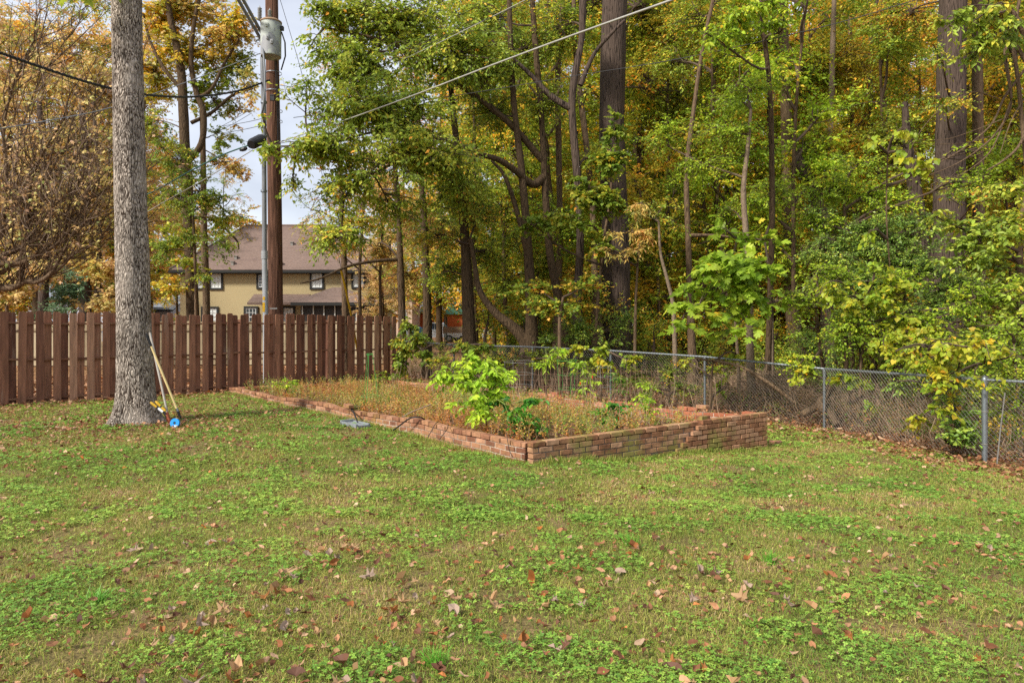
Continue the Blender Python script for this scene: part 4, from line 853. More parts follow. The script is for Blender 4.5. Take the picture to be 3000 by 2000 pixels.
def car(px, s, label, kind, face=1, group='vehicles parked beyond the trees'):
    p = P(px, 0, s); g = g1(p[0], p[1]); t0 = thing('parked_'+kind, label, kind, (p[0], p[1], g), group)
    L = 4.6 if kind == 'car' else 5.6
    if kind == 'car': prof = [(-2.3, .35), (-2.3, .8), (-1.9, .95), (-1.4, 1.0), (-.8, 1.42), (.5, 1.45), (1.2, 1.0), (2.1, .85), (2.3, .65), (2.3, .35)]; cab = (-.72, .45, 1.02, 1.38)
    else: prof = [(-2.8, .45), (-2.8, 1.15), (-.7, 1.15), (-.6, 1.85), (.8, 1.85), (1.45, 1.2), (2.6, 1.1), (2.8, .9), (2.8, .45)]; cab = (-.5, .75, 1.22, 1.76)
    prof = [(face*a_, b__) for a_, b__ in prof]; N = len(prof); m = MB(); hw = .88
    V = [(p[0]+a_, p[1]-hw*(.86 if b__ > 1.25 else 1), g+b__) for a_, b__ in prof]+[(p[0]+a_, p[1]+hw*(.86 if b__ > 1.25 else 1), g+b__) for a_, b__ in prof]
    m.add(V, [tuple(range(N))]); m.add(V, [tuple(range(2*N-1, N-1, -1))]); m.add(V, [(i, i+N, (i+1) % N+N, (i+1) % N) for i in range(N)]); bd = m.build('body', M_CAR, t0)
    for a_, b__ in ((cab[0], (cab[0]+cab[1])/2-.04), ((cab[0]+cab[1])/2+.04, cab[1])):
        m = MB(); m.span((p[0]+face*a_, p[1]-hw-.012, g+cab[2]), (p[0]+face*b__, p[1]-hw*.86-.01, g+cab[3])); m.build('side_window', M_CGL, t0)
    m = MB(); q = .02; e = prof[5] if kind == 'car' else prof[4]; f = prof[6] if kind == 'car' else prof[5]
    m.add([(p[0]+e[0]+face*q, p[1]-.65, g+e[1]-.03), (p[0]+e[0]+face*q, p[1]+.65, g+e[1]-.03), (p[0]+f[0]+face*.01, p[1]+.78, g+f[1]+.03), (p[0]+f[0]+face*.01, p[1]-.78, g+f[1]+.03)], [(0, 1, 2, 3)]); m.build('windscreen', M_CGL, t0)
    for wx in (-1.45, 1.5):
        for wy in (-1, 1):
            AXw = np.array([[1, 0, 0], [0, 0, 1], [0, 1., 0]]); c = (p[0]+face*wx, p[1]+wy*.82, g+.34)
            m = MB(); m.lathe(c, [(.001, -.1), (.3, -.1), (.34, -.06), (.34, .06), (.3, .1), (.001, .1)], 18, axes=AXw); wh = m.build('wheel', M_TYRE, t0)
            m = MB(); m.lathe(c, [(.001, -.115), (.2, -.112), (.21, -.1)], 14, axes=AXw); m.build('rim', M_RIM, wh)
    m = MB(); m.span((p[0]+min(face*(L/2+.01), face*(L/2-.3)), p[1]-.9, g+.42), (p[0]+max(face*(L/2+.01), face*(L/2-.3)), p[1]+.9, g+.58)); m.build('bumper', M_BLACK, t0)
car(1272, 31, 'white pickup truck parked in front of the orange brick house', 'truck', 1); car(1385, 30, 'white car with its bonnet towards the leaf-covered bank', 'car', 1)
# play tower
s = 36; p = P(1335, 0, s); g = g1(p[0], p[1]); M_GRNR = plain('green_roof', '#3f6b5a', .7); M_GPOST = plain('green_post', '#3f6350', .7); M_DECK = rndmat('deck_wood', [(0, '#8a7460'), (1, '#a08a74')], .9)
t0 = thing('play_tower', 'wooden play tower with green pitched roof between the parked vehicles', 'play tower', (p[0], p[1], g))
for sx in (-1, 1):
    for sy in (-1, 1): m = MB(); m.span((p[0]+sx*.8-.05, p[1]+sy*.8-.05, g-.1), (p[0]+sx*.8+.05, p[1]+sy*.8+.05, g+2.5)); m.build('post', M_GPOST, t0)
m = MB(); 
for i in range(9): m.span((p[0]-.9, p[1]-.85+i*.19, g+1.05), (p[0]+.9, p[1]-.68+i*.19, g+1.1))
m.build('deck', M_DECK, t0)
m = MB(); m.span((p[0]-.95, p[1]-.90, g+.95), (p[0]+.95, p[1]-.86, g+1.45)); m.build('side_board', M_DECK, t0)
m = MB(); V = [(p[0]-1.1, p[1]-1, g+2.45), (p[0]+1.1, p[1]-1, g+2.45), (p[0]+.0, p[1]-1, g+3.5), (p[0]-1.1, p[1]+1, g+2.45), (p[0]+1.1, p[1]+1, g+2.45), (p[0]+.0, p[1]+1, g+3.5)]
m.add(V, [(0, 1, 2), (5, 4, 3)]); m.add(V, [(0, 2, 5, 3), (2, 1, 4, 5)]); m.build('roof', M_GRNR, t0)
# bins / tarp
p = P(1232, 0, 33); g = g1(p[0], p[1]); m = MB(); uu, vv = np.meshgrid(np.linspace(-1, 1, 14), np.linspace(-1, 1, 10)); hh = 1.35*np.clip(1-uu**4, 0, 1)*np.clip(1-vv**4, 0, 1)*(.75+.5*fbm(uu*2+5, vv*2, 4))
ii = (np.arange(9)[:, None]*14+np.arange(13)[None]).ravel(); m.add(np.stack([p[0]+uu.ravel()*1.1, p[1]+vv.ravel()*.8, g+hh.ravel()], 1), np.stack([ii, ii+1, ii+15, ii+14], 1))
tag(m.build('tarp', plain('blue_tarp', '#2f6fa8', .5, noise=.4, nscale=2), origin=(p[0], p[1], g)), 'blue tarp draped over a pile in front of the white truck', 'tarp')

# ------------------------------------------------------------------ trees
# big trunk in the yard
bt_rows = [(399, 1240, 181, 57), (398, 1180, 181, 53), (396, 1100, 181, 50), (392, 950, 181, 46.5), (386, 700, 181, 43.5), (380, 450, 181, 42.5), (375, 200, 181, 41.5), (371, 0, 181, 40.5), (366, -300, 181, 36), (362, -600, 181, 26)]
pts = tp(bt_rows); gb = g1(pts[0][0], pts[0][1]); pts[0] = (pts[0][0], pts[0][1], gb-.12, pts[0][3])
bt = thing('yard_tree', 'big straight pale-barked tree trunk flaring at the lawn with tools leaning on it', 'tree', (pts[0][0], pts[0][1], gb))
m = MB(); q = smooth(pts, 12); K = len(q); sd = 40; th = np.arange(sd)*2*pi/sd; h = q[:, 2]-gb
RR = q[:, 3][:, None]*np.ones((1, sd)); root = .5*np.exp(-np.clip(h, 0, 9)/.16)[:, None]*np.clip(.35+.5*np.sin(th*5+1)+.35*np.sin(th*3+.5), 0, 1)[None]
RR = RR*(1+root+.17*np.exp(-np.clip(h, 0, 9)/.28)[:, None])+.012*(vnoise(th[None]*9, h[:, None]*3, 4)-.5)+.02*(vnoise(th[None]*2.5, h[:, None]*.8, 6)-.5)
m.tubes(q[None, :, :3], RR[None], sd); m.build('trunk', B_GREY, bt, smooth=True)
wb, lb = MB(), MB(); top = q[-1, :3]
for c, r in (((-8, 10.5, 9.2), (1.6, 1.4, .9)), ((-4.3, 12.5, 9.8), (1.7, 1.5, 1.0)), ((-6.6, 13.5, 10.8), (1.8, 1.6, 1.1)), ((-6.0, 10.6, 11.6), (1.6, 1.5, 1.0))):
    grow(wb, lb, at_h(q, 8), c, r, .7, .13, MAPLE, 6, .5, .07)
grow(wb, lb, at_h(q, 7.6), P(285, -30, 190), (.38, .4, .28), 1.3, .15, MAPLE, 5, .3, .03)
wb.build('branches', M_TWIG, bt); lb.build('crown', L_GREEN, bt)

BG = dict(size=.12, tw=.5, per=8)
# --- the wood edge, trees with trunks of their own
tree('oak_tree', 'massive dark furrowed oak trunk rising out of the picture behind the chain-link fence', [(1808, 1060, 104, 50), (1806, 900, 104, 42), (1800, 600, 104, 39), (1792, 350, 104, 37), (1798, 100, 104, 36), (1802, -60, 104, 35), (1805, -400, 104, 26)], B_DARK,
     [(1900, 90, 92, 190, 130, .9, {}), (1700, 60, 90, 160, 120, .8, {}), (1960, 300, 90, 150, 110, .8, {})], L_OLIVE, sides=24, flare=1.35, size=.10)
tree('oak_tree', 'massive grey-brown oak trunk hung with leaves near the nearest part of the chain-link fence', [(2772, 1080, 108, 50), (2776, 800, 108, 45), (2783, 500, 108, 41), (2787, 250, 108, 38), (2792, 0, 108, 36), (2798, -400, 108, 27)], B_DARK,
     [(2640, 60, 95, 150, 110, .8, {}), (2920, 60, 95, 120, 100, .8, {}), (2760, 300, 118, 90, 60, .5, {}), (2830, 560, 122, 80, 60, .6, {}), (2740, 150, 118, 60, 50, .5, {})], L_MIXED, sides=24, size=.10)
tree('slim_tree', 'slim brown trunk close beside the massive oak above the nearest part of the chain-link fence', [(2872, 1060, 104, 19), (2868, 700, 104, 16), (2865, 400, 104, 15), (2862, 0, 104, 14), (2860, -300, 104, 11)], B_BROWN, [(2900, 300, 92, 110, 150, .7, {}), (2880, -20, 92, 90, 80, .8, {})], L_YELLOW, size=.10)
tree('slim_tree', 'straight brown-grey trunk midway between the two massive oaks', [(2330, 1060, 92, 21), (2316, 800, 92, 19), (2308, 500, 92, 17), (2300, 250, 92, 15), (2293, 0, 92, 14), (2290, -300, 92, 11)], B_BROWN,
     [(2230, 120, 84, 130, 120, .8, {}), (2380, 230, 84, 120, 110, .8, {}), (2330, 480, 84, 150, 90, .6, {})], L_OLIVE, size=.11, sides=14)
tree('slim_tree', 'pale grey thin trunk with a fork, behind the leaning dark trunk', [(2420, 1050, 88, 13), (2430, 700, 88, 11), (2436, 300, 88, 9), (2442, 60, 88, 7), (2450, -200, 88, 5)], B_PALE, [(2480, 200, 84, 140, 110, .9, {}), (2450, 470, 84, 130, 90, .6, {})], L_YELLOW, size=.11)
tree('leaning_tree', 'dark leaning trunk slanting up to the straight brown-grey trunk', [(2425, 700, 96, 21), (2395, 590, 96, 18), (2350, 490, 96, 15), (2318, 430, 96, 12)], B_DARK, [(2360, 420, 92, 90, 60, .7, {})], L_OLIVE, size=.10)
tree('leaning_tree', 'dark leaning trunk just before the massive grey-brown oak', [(2705, 800, 100, 24), (2690, 640, 100, 21), (2672, 500, 100, 18), (2660, 430, 100, 14), (2650, 300, 100, 8)], B_DARK, [(2620, 400, 96, 110, 70, .8, {})], L_GREEN, size=.10)
# multi-stem group in the centre
tree('slim_tree', 'curved dark stem leaning far over towards the olive house from the fence', [(1545, 1075, 112, 30), (1545, 1010, 112, 22), (1505, 960, 112, 16), (1450, 915, 112, 12), (1405, 850, 112, 9.5), (1390, 770, 112, 7), (1378, 700, 112, 7)], B_MID,
     [(1290, 700, 108, 110, 60, .9, {}), (1400, 640, 110, 90, 70, .8, {})], L_MIXED, size=.09)
tree('slim_tree', 'dark upright trunk beside the foot of the curved stem', [(1560, 1060, 114, 22), (1556, 900, 114, 17), (1545, 700, 114, 13), (1528, 500, 114, 11), (1505, 300, 114, 9), (1495, 100, 114, 8), (1490, -100, 114, 6)], B_MID,
     [(1440, 330, 108, 140, 90, .8, {}), (1560, 150, 108, 110, 90, .8, {})], L_GREEN, size=.09, limbs=[[(1556, 800, 114, 9), (1520, 640, 114, 8), (1480, 520, 114, 6), (1440, 470, 114, 4)]])
tree('forked_tree', 'forked dark-barked tree with a thick low limb reaching towards the utility pole', [(1655, 1060, 112, 26), (1640, 900, 112, 15), (1612, 750, 112, 12), (1600, 600, 112, 10.5), (1592, 450, 112, 9), (1583, 300, 112, 8), (1570, 150, 112, 9), (1556, -50, 112, 7)], B_MID,
     [(1150, 60, 116, 300, 110, 1.5, {}), (1330, 170, 118, 230, 120, 1.1, {}), (990, 200, 118, 110, 110, .9, {}), (1080, 320, 122, 240, 95, 1.6, {}), (1230, 470, 124, 270, 100, 1.5, {}), (930, 430, 126, 190, 70, 1.3, {}),
      (1420, 60, 110, 150, 90, .9, {}), (780, 450, 128, 55, 32, .8, dict(tw=.25)), (770, 340, 128, 25, 40, .35, dict(tw=.2)), (1020, 560, 124, 110, 80, 1.2, {}), (1000, 690, 124, 95, 75, 1.1, {}), (1350, 580, 116, 150, 70, 1.0, {}), (960, 20, 122, 80, 35, 1.2, {}), (1010, 60, 118, 90, 80, 1.2, {}), (1080, 200, 120, 200, 90, 1.2, {}), (915, 130, 120, 50, 50, .8, {}), (900, 260, 122, 90, 60, .7, {}), (1000, 470, 122, 120, 60, .9, {}), (860, 540, 124, 60, 50, .4, {}), (1150, 620, 118, 110, 70, .8, {}), (1450, 200, 116, 120, 80, .9, {}), (1200, 350, 122, 200, 90, 1.0, {})],
     L_GREEN, size=.12, sides=14, droop=.45, limbs=[[(1592, 520, 112, 13), (1560, 540, 113, 12), (1510, 500, 115, 10), (1460, 468, 117, 9), (1400, 450, 119, 7), (1300, 410, 121, 5), (1150, 380, 122, 4), (950, 420, 125, 3), (800, 430, 127, 2)],
      [(1590, 470, 112, 11), (1480, 350, 114, 9), (1330, 240, 116, 7), (1150, 130, 118, 5), (950, 80, 118, 3)], [(1300, 410, 121, 5), (1150, 480, 123, 4), (1020, 560, 124, 3), (1000, 700, 124, 2)]])
tree('forked_tree', 'dark trunk with a Y fork left of the massive dark oak', [(1695, 1060, 116, 22), (1690, 900, 116, 14), (1700, 700, 116, 11), (1690, 500, 116, 12), (1676, 330, 116, 11), (1682, 230, 116, 11), (1703, 120, 116, 9), (1708, 0, 116, 11), (1712, -200, 116, 8)], B_DARK,
     [(1640, 90, 110, 110, 90, .9, {}), (1600, 300, 110, 110, 80, .8, {}), (1740, 480, 110, 90, 70, .8, {})], L_OLIVE, size=.09, sides=14,
     limbs=[[(1676, 320, 116, 11), (1640, 300, 116, 10), (1600, 270, 116, 9), (1560, 225, 116, 7), (1500, 170, 116, 5), (1440, 120, 116, 4)], [(1700, 250, 116, 8), (1740, 160, 116, 6), (1790, 100, 117, 5), (1830, 60, 117, 4)]])
tree('slim_tree', 'slim grey trunk between the forked dark trees', [(1628, 1050, 106, 12), (1640, 700, 106, 9), (1636, 400, 106, 9), (1635, 200, 106, 8), (1648, 0, 106, 7), (1652, -200, 106, 5)], B_BROWN, [(1680, 700, 108, 90, 60, .8, {}), (1610, 620, 108, 90, 60, .8, {})], L_LIME, size=.09)
tree('slim_tree', 'brown trunk rooted beside the massive dark oak, on its house side', [(1752, 1050, 108, 22), (1742, 800, 108, 10), (1735, 600, 108, 8), (1715, 400, 108, 9), (1690, 200, 108, 8), (1680, 0, 108, 6)], B_BROWN, [(1700, 840, 108, 130, 50, .8, {})], L_MIXED, size=.09)
tree('slim_tree', 'straight brown trunk standing before the parked white vehicles', [(1376, 1060, 110, 22), (1374, 950, 110, 19), (1370, 850, 110, 17), (1362, 700, 110, 14), (1350, 550, 110, 11), (1330, 350, 110, 9), (1310, 150, 110, 7)], B_MID,
     [(1300, 800, 104, 110, 60, .9, {}), (1430, 760, 104, 90, 70, .9, {}), (1380, 600, 104, 110, 80, .8, {})], L_OLIVE, size=.09, sides=14)
tree('slim_tree', 'thinner brown trunk next to the play tower', [(1252, 1050, 100, 14), (1250, 850, 100, 12), (1242, 650, 100, 10), (1230, 450, 100, 8), (1220, 250, 100, 6)], B_MID, [(1180, 640, 92, 90, 70, .8, {}), (1260, 700, 92, 90, 70, .9, {})], L_GOLD, size=.10)
tree('slim_tree', 'straight thin trunk nearest the end of the brown fence', [(1180, 1060, 98, 12), (1174, 800, 98, 10), (1165, 600, 98, 8), (1150, 400, 98, 7), (1140, 250, 98, 5)], B_BROWN, [(1130, 740, 88, 70, 60, .9, {}), (1200, 820, 88, 80, 60, .9, {}), (1120, 560, 90, 80, 60, .7, {})], L_GOLD, size=.10,
     limbs=[[(1168, 760, 98, 6), (1100, 765, 100, 5), (1020, 780, 103, 4), (940, 815, 106, 3), (880, 830, 108, 2)]])
tree('young_tree', 'young tree with green-gold leaves in front of the olive house, by the yellow guard', [(1012, 1000, 88, 10), (1010, 850, 88, 9), (1006, 700, 88, 8), (1000, 560, 88, 6), (990, 430, 88, 4)], B_BROWN, [(1000, 690, 92, 80, 60, .8, {}), (1060, 640, 90, 80, 60, .6, {}), (920, 620, 90, 70, 80, .35, dict(tmpl=LONG))], L_MIXED, size=.11)
tree('sapling', 'pale slender sapling standing up through the lobed-leaf shrub', [(2200, 1110, 140, 12), (2194, 900, 140, 10), (2186, 700, 140, 8.5), (2178, 560, 140, 7.5), (2190, 440, 140, 6), (2200, 320, 140, 4)], B_PALE,
     [(2140, 390, 138, 120, 35, 1.2, dict(flat=.15)), (2060, 480, 138, 110, 35, 1.1, dict(flat=.15)), (2210, 260, 138, 70, 50, .8, {}), (1950, 390, 136, 110, 40, .9, dict(flat=.15)), (2130, 300, 136, 80, 30, .9, {}), (2150, 620, 136, 60, 25, .8, {})], L_LIME, size=.075, droop=.2,
     limbs=[[(2178, 520, 140, 4), (2120, 500, 139, 3), (2060, 480, 138, 2.5), (1960, 430, 137, 2)]])
tree('sapling', 'shorter thin sapling a step past the pale slender one', [(2260, 1070, 128, 8), (2258, 930, 128, 7), (2256, 820, 128, 5), (2240, 700, 128, 3)], B_PALE, [(2270, 560, 126, 90, 40, .9, {}), (2280, 880, 128, 40, 40, .4, {})], L_LIME, size=.08)
tree('slim_tree', 'brown trunk behind the lobed-leaf shrub, on the side of the massive dark oak', [(2030, 1090, 118, 14), (2024, 950, 118, 11), (2016, 700, 118, 8), (2012, 500, 118, 7.5), (2035, 300, 118, 6), (2060, 130, 118, 5), (2090, 0, 118, 6)], B_BROWN,
     [(2050, 60, 112, 110, 90, .9, {}), (1960, 200, 110, 100, 80, .8, {})], L_OLIVE, size=.09, limbs=[[(2016, 690, 118, 7), (2100, 690, 118, 4), (2180, 700, 119, 2)]])
tree('sapling', 'crooked bare-stemmed sapling between the massive dark oak and the lobed-leaf shrub', [(1978, 1060, 126, 7), (1972, 900, 126, 6), (1955, 820, 126, 5), (1935, 740, 126, 4), (1930, 650, 126, 3)], B_PALE, [(1915, 640, 124, 90, 60, .7, {})], L_OLIVE, size=.08)
tree('dark_tree', 'dark thin trunk deep behind the crooked sapling', [(1905, 1030, 84, 14), (1890, 800, 84, 12), (1870, 600, 84, 10), (1880, 400, 84, 8), (1860, 200, 84, 6)], B_MID, [(1900, 560, 80, 120, 100, .8, {}), (1840, 760, 84, 110, 80, .6, {})], L_OLIVE, size=.11)
for k, (x, lab) in enumerate(((2095, 'grey-brown pole-thin tree deep in the wood beyond the lobed-leaf shrub'), (2145, 'thin dark tree deep in the wood, just past the pole-thin grey-brown one'), (2480, 'thin dark tree in the wood behind the privet thicket'), (2560, 'reddish thin tree trunk rising above the privet thicket'), (2960, 'thin brown tree trunk at the far edge of the wood, past both massive oaks'))):
    dx = R.normal(0, 12, 5)
    tree('slim_tree', lab, [(x, 1040, 76, 12), (x+dx[0], 800, 76, 10), (x+dx[1], 550, 76, 8.5), (x+dx[2], 300, 76, 7), (x+dx[3], 50, 76, 5)], [B_BROWN, B_MID][k % 2],
         [(x-40, 180, 72, 130, 120, .8, {}), (x+50, 450, 72, 120, 90, .7, {}), (x, 30, 72, 110, 70, .7, {})], [L_OLIVE, L_YELLOW, L_GREEN, L_YELLOW, L_YELLOW][k], size=.115)
# vines up the dark oak, golden sprays, shrubs
tree('climbing_vine', 'bright green climbing vine wrapped round the massive dark oak at mid height', [(1745, 1060, 116, 5), (1750, 900, 116, 4), (1770, 700, 116, 4), (1790, 560, 116, 3), (1790, 430, 116, 3)], B_BROWN,
     [(1790, 470, 122, 60, 55, 1.6, {}), (1730, 560, 124, 80, 60, 1.2, {}), (1690, 640, 124, 60, 40, 1.0, {}), (1780, 600, 122, 60, 60, 1.3, {}), (1760, 720, 124, 60, 50, .7, {}), (1800, 380, 120, 55, 45, 1.0, {}), (1560, 660, 122, 90, 50, .7, {})], L_VINE, cat='vine', size=.095, tmpl=HEART, tw=.3, droop=.4)
tree('golden_sapling', 'small sapling with long golden-orange leaves in front of the massive dark oak', [(1860, 1060, 122, 5), (1862, 900, 122, 4), (1868, 780, 122, 3), (1880, 640, 122, 2)], B_BROWN,
     [(1880, 600, 126, 60, 45, 1.0, {}), (1860, 680, 126, 75, 40, 1.1, {}), (1790, 745, 126, 60, 25, .9, {}), (1870, 740, 126, 50, 30, .6, {})], L_GOLD, size=.13, tmpl=LONG, tw=.3, droop=.5)
tree('maple_tree', 'low orange-gold maple spray beneath the vine-wrapped oak', [(1640, 1060, 126, 6), (1640, 930, 126, 5), (1650, 870, 126, 4)], B_BROWN, [(1650, 900, 124, 130, 25, 1.1, dict(flat=.12)), (1570, 850, 122, 110, 35, .8, dict(flat=.15)), (1700, 830, 124, 70, 30, .8, {})], [L_MIXED], size=.085, tmpl=MAPLE, tw=.35)
tree('fig_shrub', 'tall bright green shrub with big lobed leaves leaning out over the chain-link fence', [(2165, 1110, 138, 5), (2155, 950, 140, 4), (2140, 800, 146, 3.5), (2160, 700, 150, 3)], B_PALE,
     [(2160, 760, 154, 75, 60, 1.2, {}), (2090, 790, 156, 75, 60, 1.2, {}), (2210, 800, 154, 75, 70, 1.1, {}), (2060, 880, 156, 75, 55, 1.1, {}), (2170, 880, 154, 70, 45, .8, {}), (2020, 950, 158, 50, 35, .8, {}), (2140, 960, 156, 80, 35, .6, {}), (2240, 700, 152, 55, 35, .7, {}), (2130, 680, 152, 50, 30, .6, {}), (2260, 880, 154, 40, 30, .5, {})],
     L_FIG, cat='shrub', size=.17, tmpl=FIG, per=5, tw=.4, droop=.35, jit=.45)
tree('privet_thicket', 'dense dark green small-leaved thicket filling the gap before the massive grey-brown oak', [(2560, 1150, 134, 8), (2560, 1000, 134, 7), (2550, 850, 134, 5), (2540, 700, 134, 4)], B_MID,
     [(2440, 740, 134, 100, 70, 1.3, {}), (2560, 700, 134, 110, 90, 1.5, {}), (2660, 780, 136, 110, 90, 1.5, {}), (2540, 840, 138, 130, 70, 1.4, {}), (2400, 850, 140, 70, 50, 1.0, {}), (2720, 900, 140, 100, 70, 1.4, {}), (2620, 930, 142, 100, 60, 1.2, {}), (2480, 930, 142, 60, 50, .8, {}), (2400, 640, 130, 60, 50, .8, {}), (2700, 680, 134, 90, 60, 1.1, {}), (2820, 840, 140, 90, 90, 1.3, {})],
     L_PRIVET, cat='thicket', size=.058, tw=.3, per=9, limbs=[[(2480, 1120, 134, 7), (2478, 1000, 134, 6), (2470, 880, 134, 4)], [(2640, 1120, 134, 7), (2645, 1000, 134, 6), (2650, 850, 134, 4)]])
tree('elm_shrub', 'lime and yellow leaved branch of an elm reaching over the fence top', [(2420, 1130, 146, 6), (2400, 1000, 148, 5), (2390, 880, 150, 4)], B_BROWN,
     [(2400, 800, 150, 80, 30, 1.0, {}), (2330, 870, 154, 60, 22, 1.0, dict(flat=.12)), (2380, 900, 152, 60, 40, .9, {}), (2350, 1060, 160, 45, 35, 1.2, {}), (2430, 960, 154, 40, 30, .7, {}), (2340, 960, 156, 30, 30, .5, {}), (2480, 800, 150, 60, 30, .8, {})], L_LIME, cat='shrub', size=.07, tw=.35, droop=.3)
tree('heart_leaf_vine', 'yellow-green heart-leaved vine draped over the thicket above the fence rail', [(2520, 1110, 156, 4), (2530, 1000, 156, 3), (2540, 900, 156, 3)], B_BROWN,
     [(2500, 870, 160, 95, 50, .55, {}), (2440, 835, 160, 70, 35, .5, {}), (2630, 930, 162, 60, 60, .55, {}), (2580, 1000, 164, 70, 55, .5, {}), (2640, 860, 160, 90, 45, .45, {}), (2560, 800, 160, 70, 40, .35, {}), (2700, 960, 164, 60, 60, .4, {})], L_HEART, cat='vine', size=.09, tmpl=HEART, tw=.35, per=5, droop=.6, jit=.5)
tree('heart_leaf_vine', 'bright yellow heart-leaved vine hanging over the rail next to the nearest post', [(2760, 1250, 176, 4), (2765, 1100, 176, 3), (2770, 1000, 176, 3)], B_BROWN,
     [(2790, 1000, 176, 105, 45, .8, {}), (2730, 1060, 204, 60, 55, .8, dict(dep=.12)), (2820, 1030, 208, 70, 45, .7, dict(dep=.12)), (2790, 1130, 207, 45, 70, .7, dict(dep=.1)), (2690, 1230, 198, 14, 45, .9, dict(dep=.06)), (2770, 1200, 206, 30, 45, .5, dict(dep=.08)), (2640, 1040, 192, 50, 35, .6, dict(dep=.1)), (2930, 1060, 218, 50, 50, .6, dict(dep=.1))], L_HEART, cat='vine', size=.08, tmpl=HEART, tw=.3, per=5, droop=.7, jit=.5)
tree('heart_leaf_vine', 'scattered large yellow heart-leaves dangling before the pale whip branches', [(2640, 1080, 150, 2), (2600, 700, 156, 2), (2600, 450, 158, 2)], B_BROWN,
     [(2545, 430, 162, 20, 60, .55, {}), (2640, 380, 162, 35, 25, .6, {}), (2640, 440, 162, 18, 35, .5, {}), (2690, 500, 164, 35, 55, .5, {}), (2550, 680, 160, 8, 10, .8, {})], L_HEART, cat='vine', size=.12, tmpl=HEART, tw=.2, per=3, droop=.9, jit=.3)
tree('broadleaf_bush', 'glossy dark green bush growing up through the wire mesh by the nearest post', [(2790, 1350, 196, 5), (2800, 1250, 196, 4), (2800, 1120, 194, 3)], B_BROWN,
     [(2810, 1200, 200, 55, 60, 1.3, {}), (2770, 1280, 204, 50, 35, 1.2, {}), (2850, 1280, 204, 55, 45, 1.2, {}), (2780, 1110, 192, 60, 40, 1.2, {}), (2640, 1130, 178, 55, 30, .8, {}), (2770, 1320, 206, 30, 20, 1.0, {})], L_PRIVET, cat='bush', size=.085, tw=.22, per=6, tmpl=OVAL6, droop=.2)
tree('elm_tree', 'elm with large pointed green and yellow leaves at the far edge above the fence', [(2985, 1150, 150, 12), (2990, 900, 150, 10), (2990, 700, 150, 8), (3010, 500, 150, 7)], B_BROWN,
     [(2930, 560, 158, 90, 35, 1.1, {}), (2890, 700, 158, 120, 60, 1.3, {}), (2980, 640, 160, 80, 70, 1.2, {}), (2840, 760, 158, 110, 50, 1.1, {}), (2960, 800, 160, 80, 60, 1.2, {}), (2760, 640, 156, 80, 35, .9, {}), (2980, 900, 168, 70, 50, 1.1, {})], L_GREEN, size=.115, tmpl=OVAL6, tw=.4, per=7, droop=.4)
tree('locust_sapling', 'light green feathery sapling rising behind the nearest fence post', [(2990, 1300, 206, 5), (2980, 1150, 204, 4), (2970, 1000, 202, 3)], B_PALE,
     [(2960, 980, 204, 70, 25, 1.1, dict(flat=.1)), (2970, 1040, 206, 70, 30, 1.1, dict(flat=.1)), (2950, 1090, 208, 60, 20, 1.1, dict(flat=.1)), (2990, 1180, 210, 50, 50, .7, {}), (2930, 1200, 206, 45, 60, .5, dict(mi=1))], [L_LIME, L_YELLOW], cat='sapling', size=.055, tw=.4, per=12, droop=.2)
tree('linden_branch', 'overhanging tree with broad glossy leaves against the massive grey-brown oak trunk', [(3120, 1100, 150, 22), (3110, 600, 150, 20), (3050, 200, 150, 15), (2960, 30, 152, 8)], B_BROWN,
     [(2860, 60, 158, 75, 50, 1.3, {}), (2790, 80, 158, 60, 40, 1.0, {}), (2890, 120, 158, 50, 50, 1.1, {}), (2840, 150, 158, 40, 30, .8, {}), (2960, 60, 158, 60, 60, .7, {})], L_GREEN, cat='tree', size=.12, tmpl=OVAL6, tw=.3, per=6, droop=.7)
tree('overhanging_tree', 'pale yellow-green leafy bough hanging in from the top between the massive oaks', [(2250, 1090, 132, 9), (2262, 600, 134, 8), (2250, 200, 136, 7), (2200, -60, 140, 6)], B_MID,
     [(2170, 60, 150, 90, 45, 1.3, {}), (2090, 110, 150, 60, 28, 1.2, dict(flat=.15)), (2230, 10, 150, 70, 40, 1.3, {}), (2290, 60, 150, 60, 40, .8, {})], L_LIME, size=.105, tmpl=OVAL6, tw=.35, per=6, droop=.55)
tree('mixed_thicket', 'bright yellow-green thicket spilling over the rail between the two nearest posts', [(2620, 1160, 150, 5), (2620, 1000, 152, 4), (2610, 900, 152, 3)], B_BROWN,
     [(2500, 960, 158, 90, 40, 1.2, {}), (2620, 1010, 162, 90, 40, 1.3, {}), (2700, 960, 160, 80, 60, 1.3, {}), (2560, 900, 156, 90, 40, 1.0, {}), (2640, 830, 154, 90, 50, .9, {}), (2720, 1060, 168, 60, 40, 1.1, {}), (2830, 1080, 174, 60, 40, .9, {}), (2900, 960, 170, 80, 50, 1.1, {}), (2960, 1060, 178, 60, 40, 1.2, {}), (2900, 1130, 186, 60, 50, .9, {}), (2970, 1220, 196, 50, 60, .8, {}), (2830, 880, 168, 90, 50, .9, {}), (2930, 860, 168, 80, 60, .9, {}), (2460, 1010, 158, 60, 30, .9, {}), (2660, 1090, 170, 50, 25, .8, {})], L_LIME, cat='thicket', size=.075, tw=.3, per=6, droop=.4)
tree('leafy_screen', 'light green leafy sapling crowns above the privet thicket, left of the heart-leaf clusters', [(2500, 1120, 128, 6), (2490, 900, 128, 5), (2480, 700, 128, 4), (2470, 560, 128, 3)], B_BROWN,
     [(2440, 560, 128, 90, 60, 1.0, {}), (2560, 590, 130, 90, 60, 1.0, {}), (2660, 600, 132, 90, 50, .9, {}), (2380, 660, 130, 70, 50, .9, {}), (2520, 480, 128, 80, 50, .7, {}), (2900, 520, 140, 90, 60, .9, {}), (2960, 420, 140, 70, 60, .8, {})], L_LIME, size=.08, tw=.35)
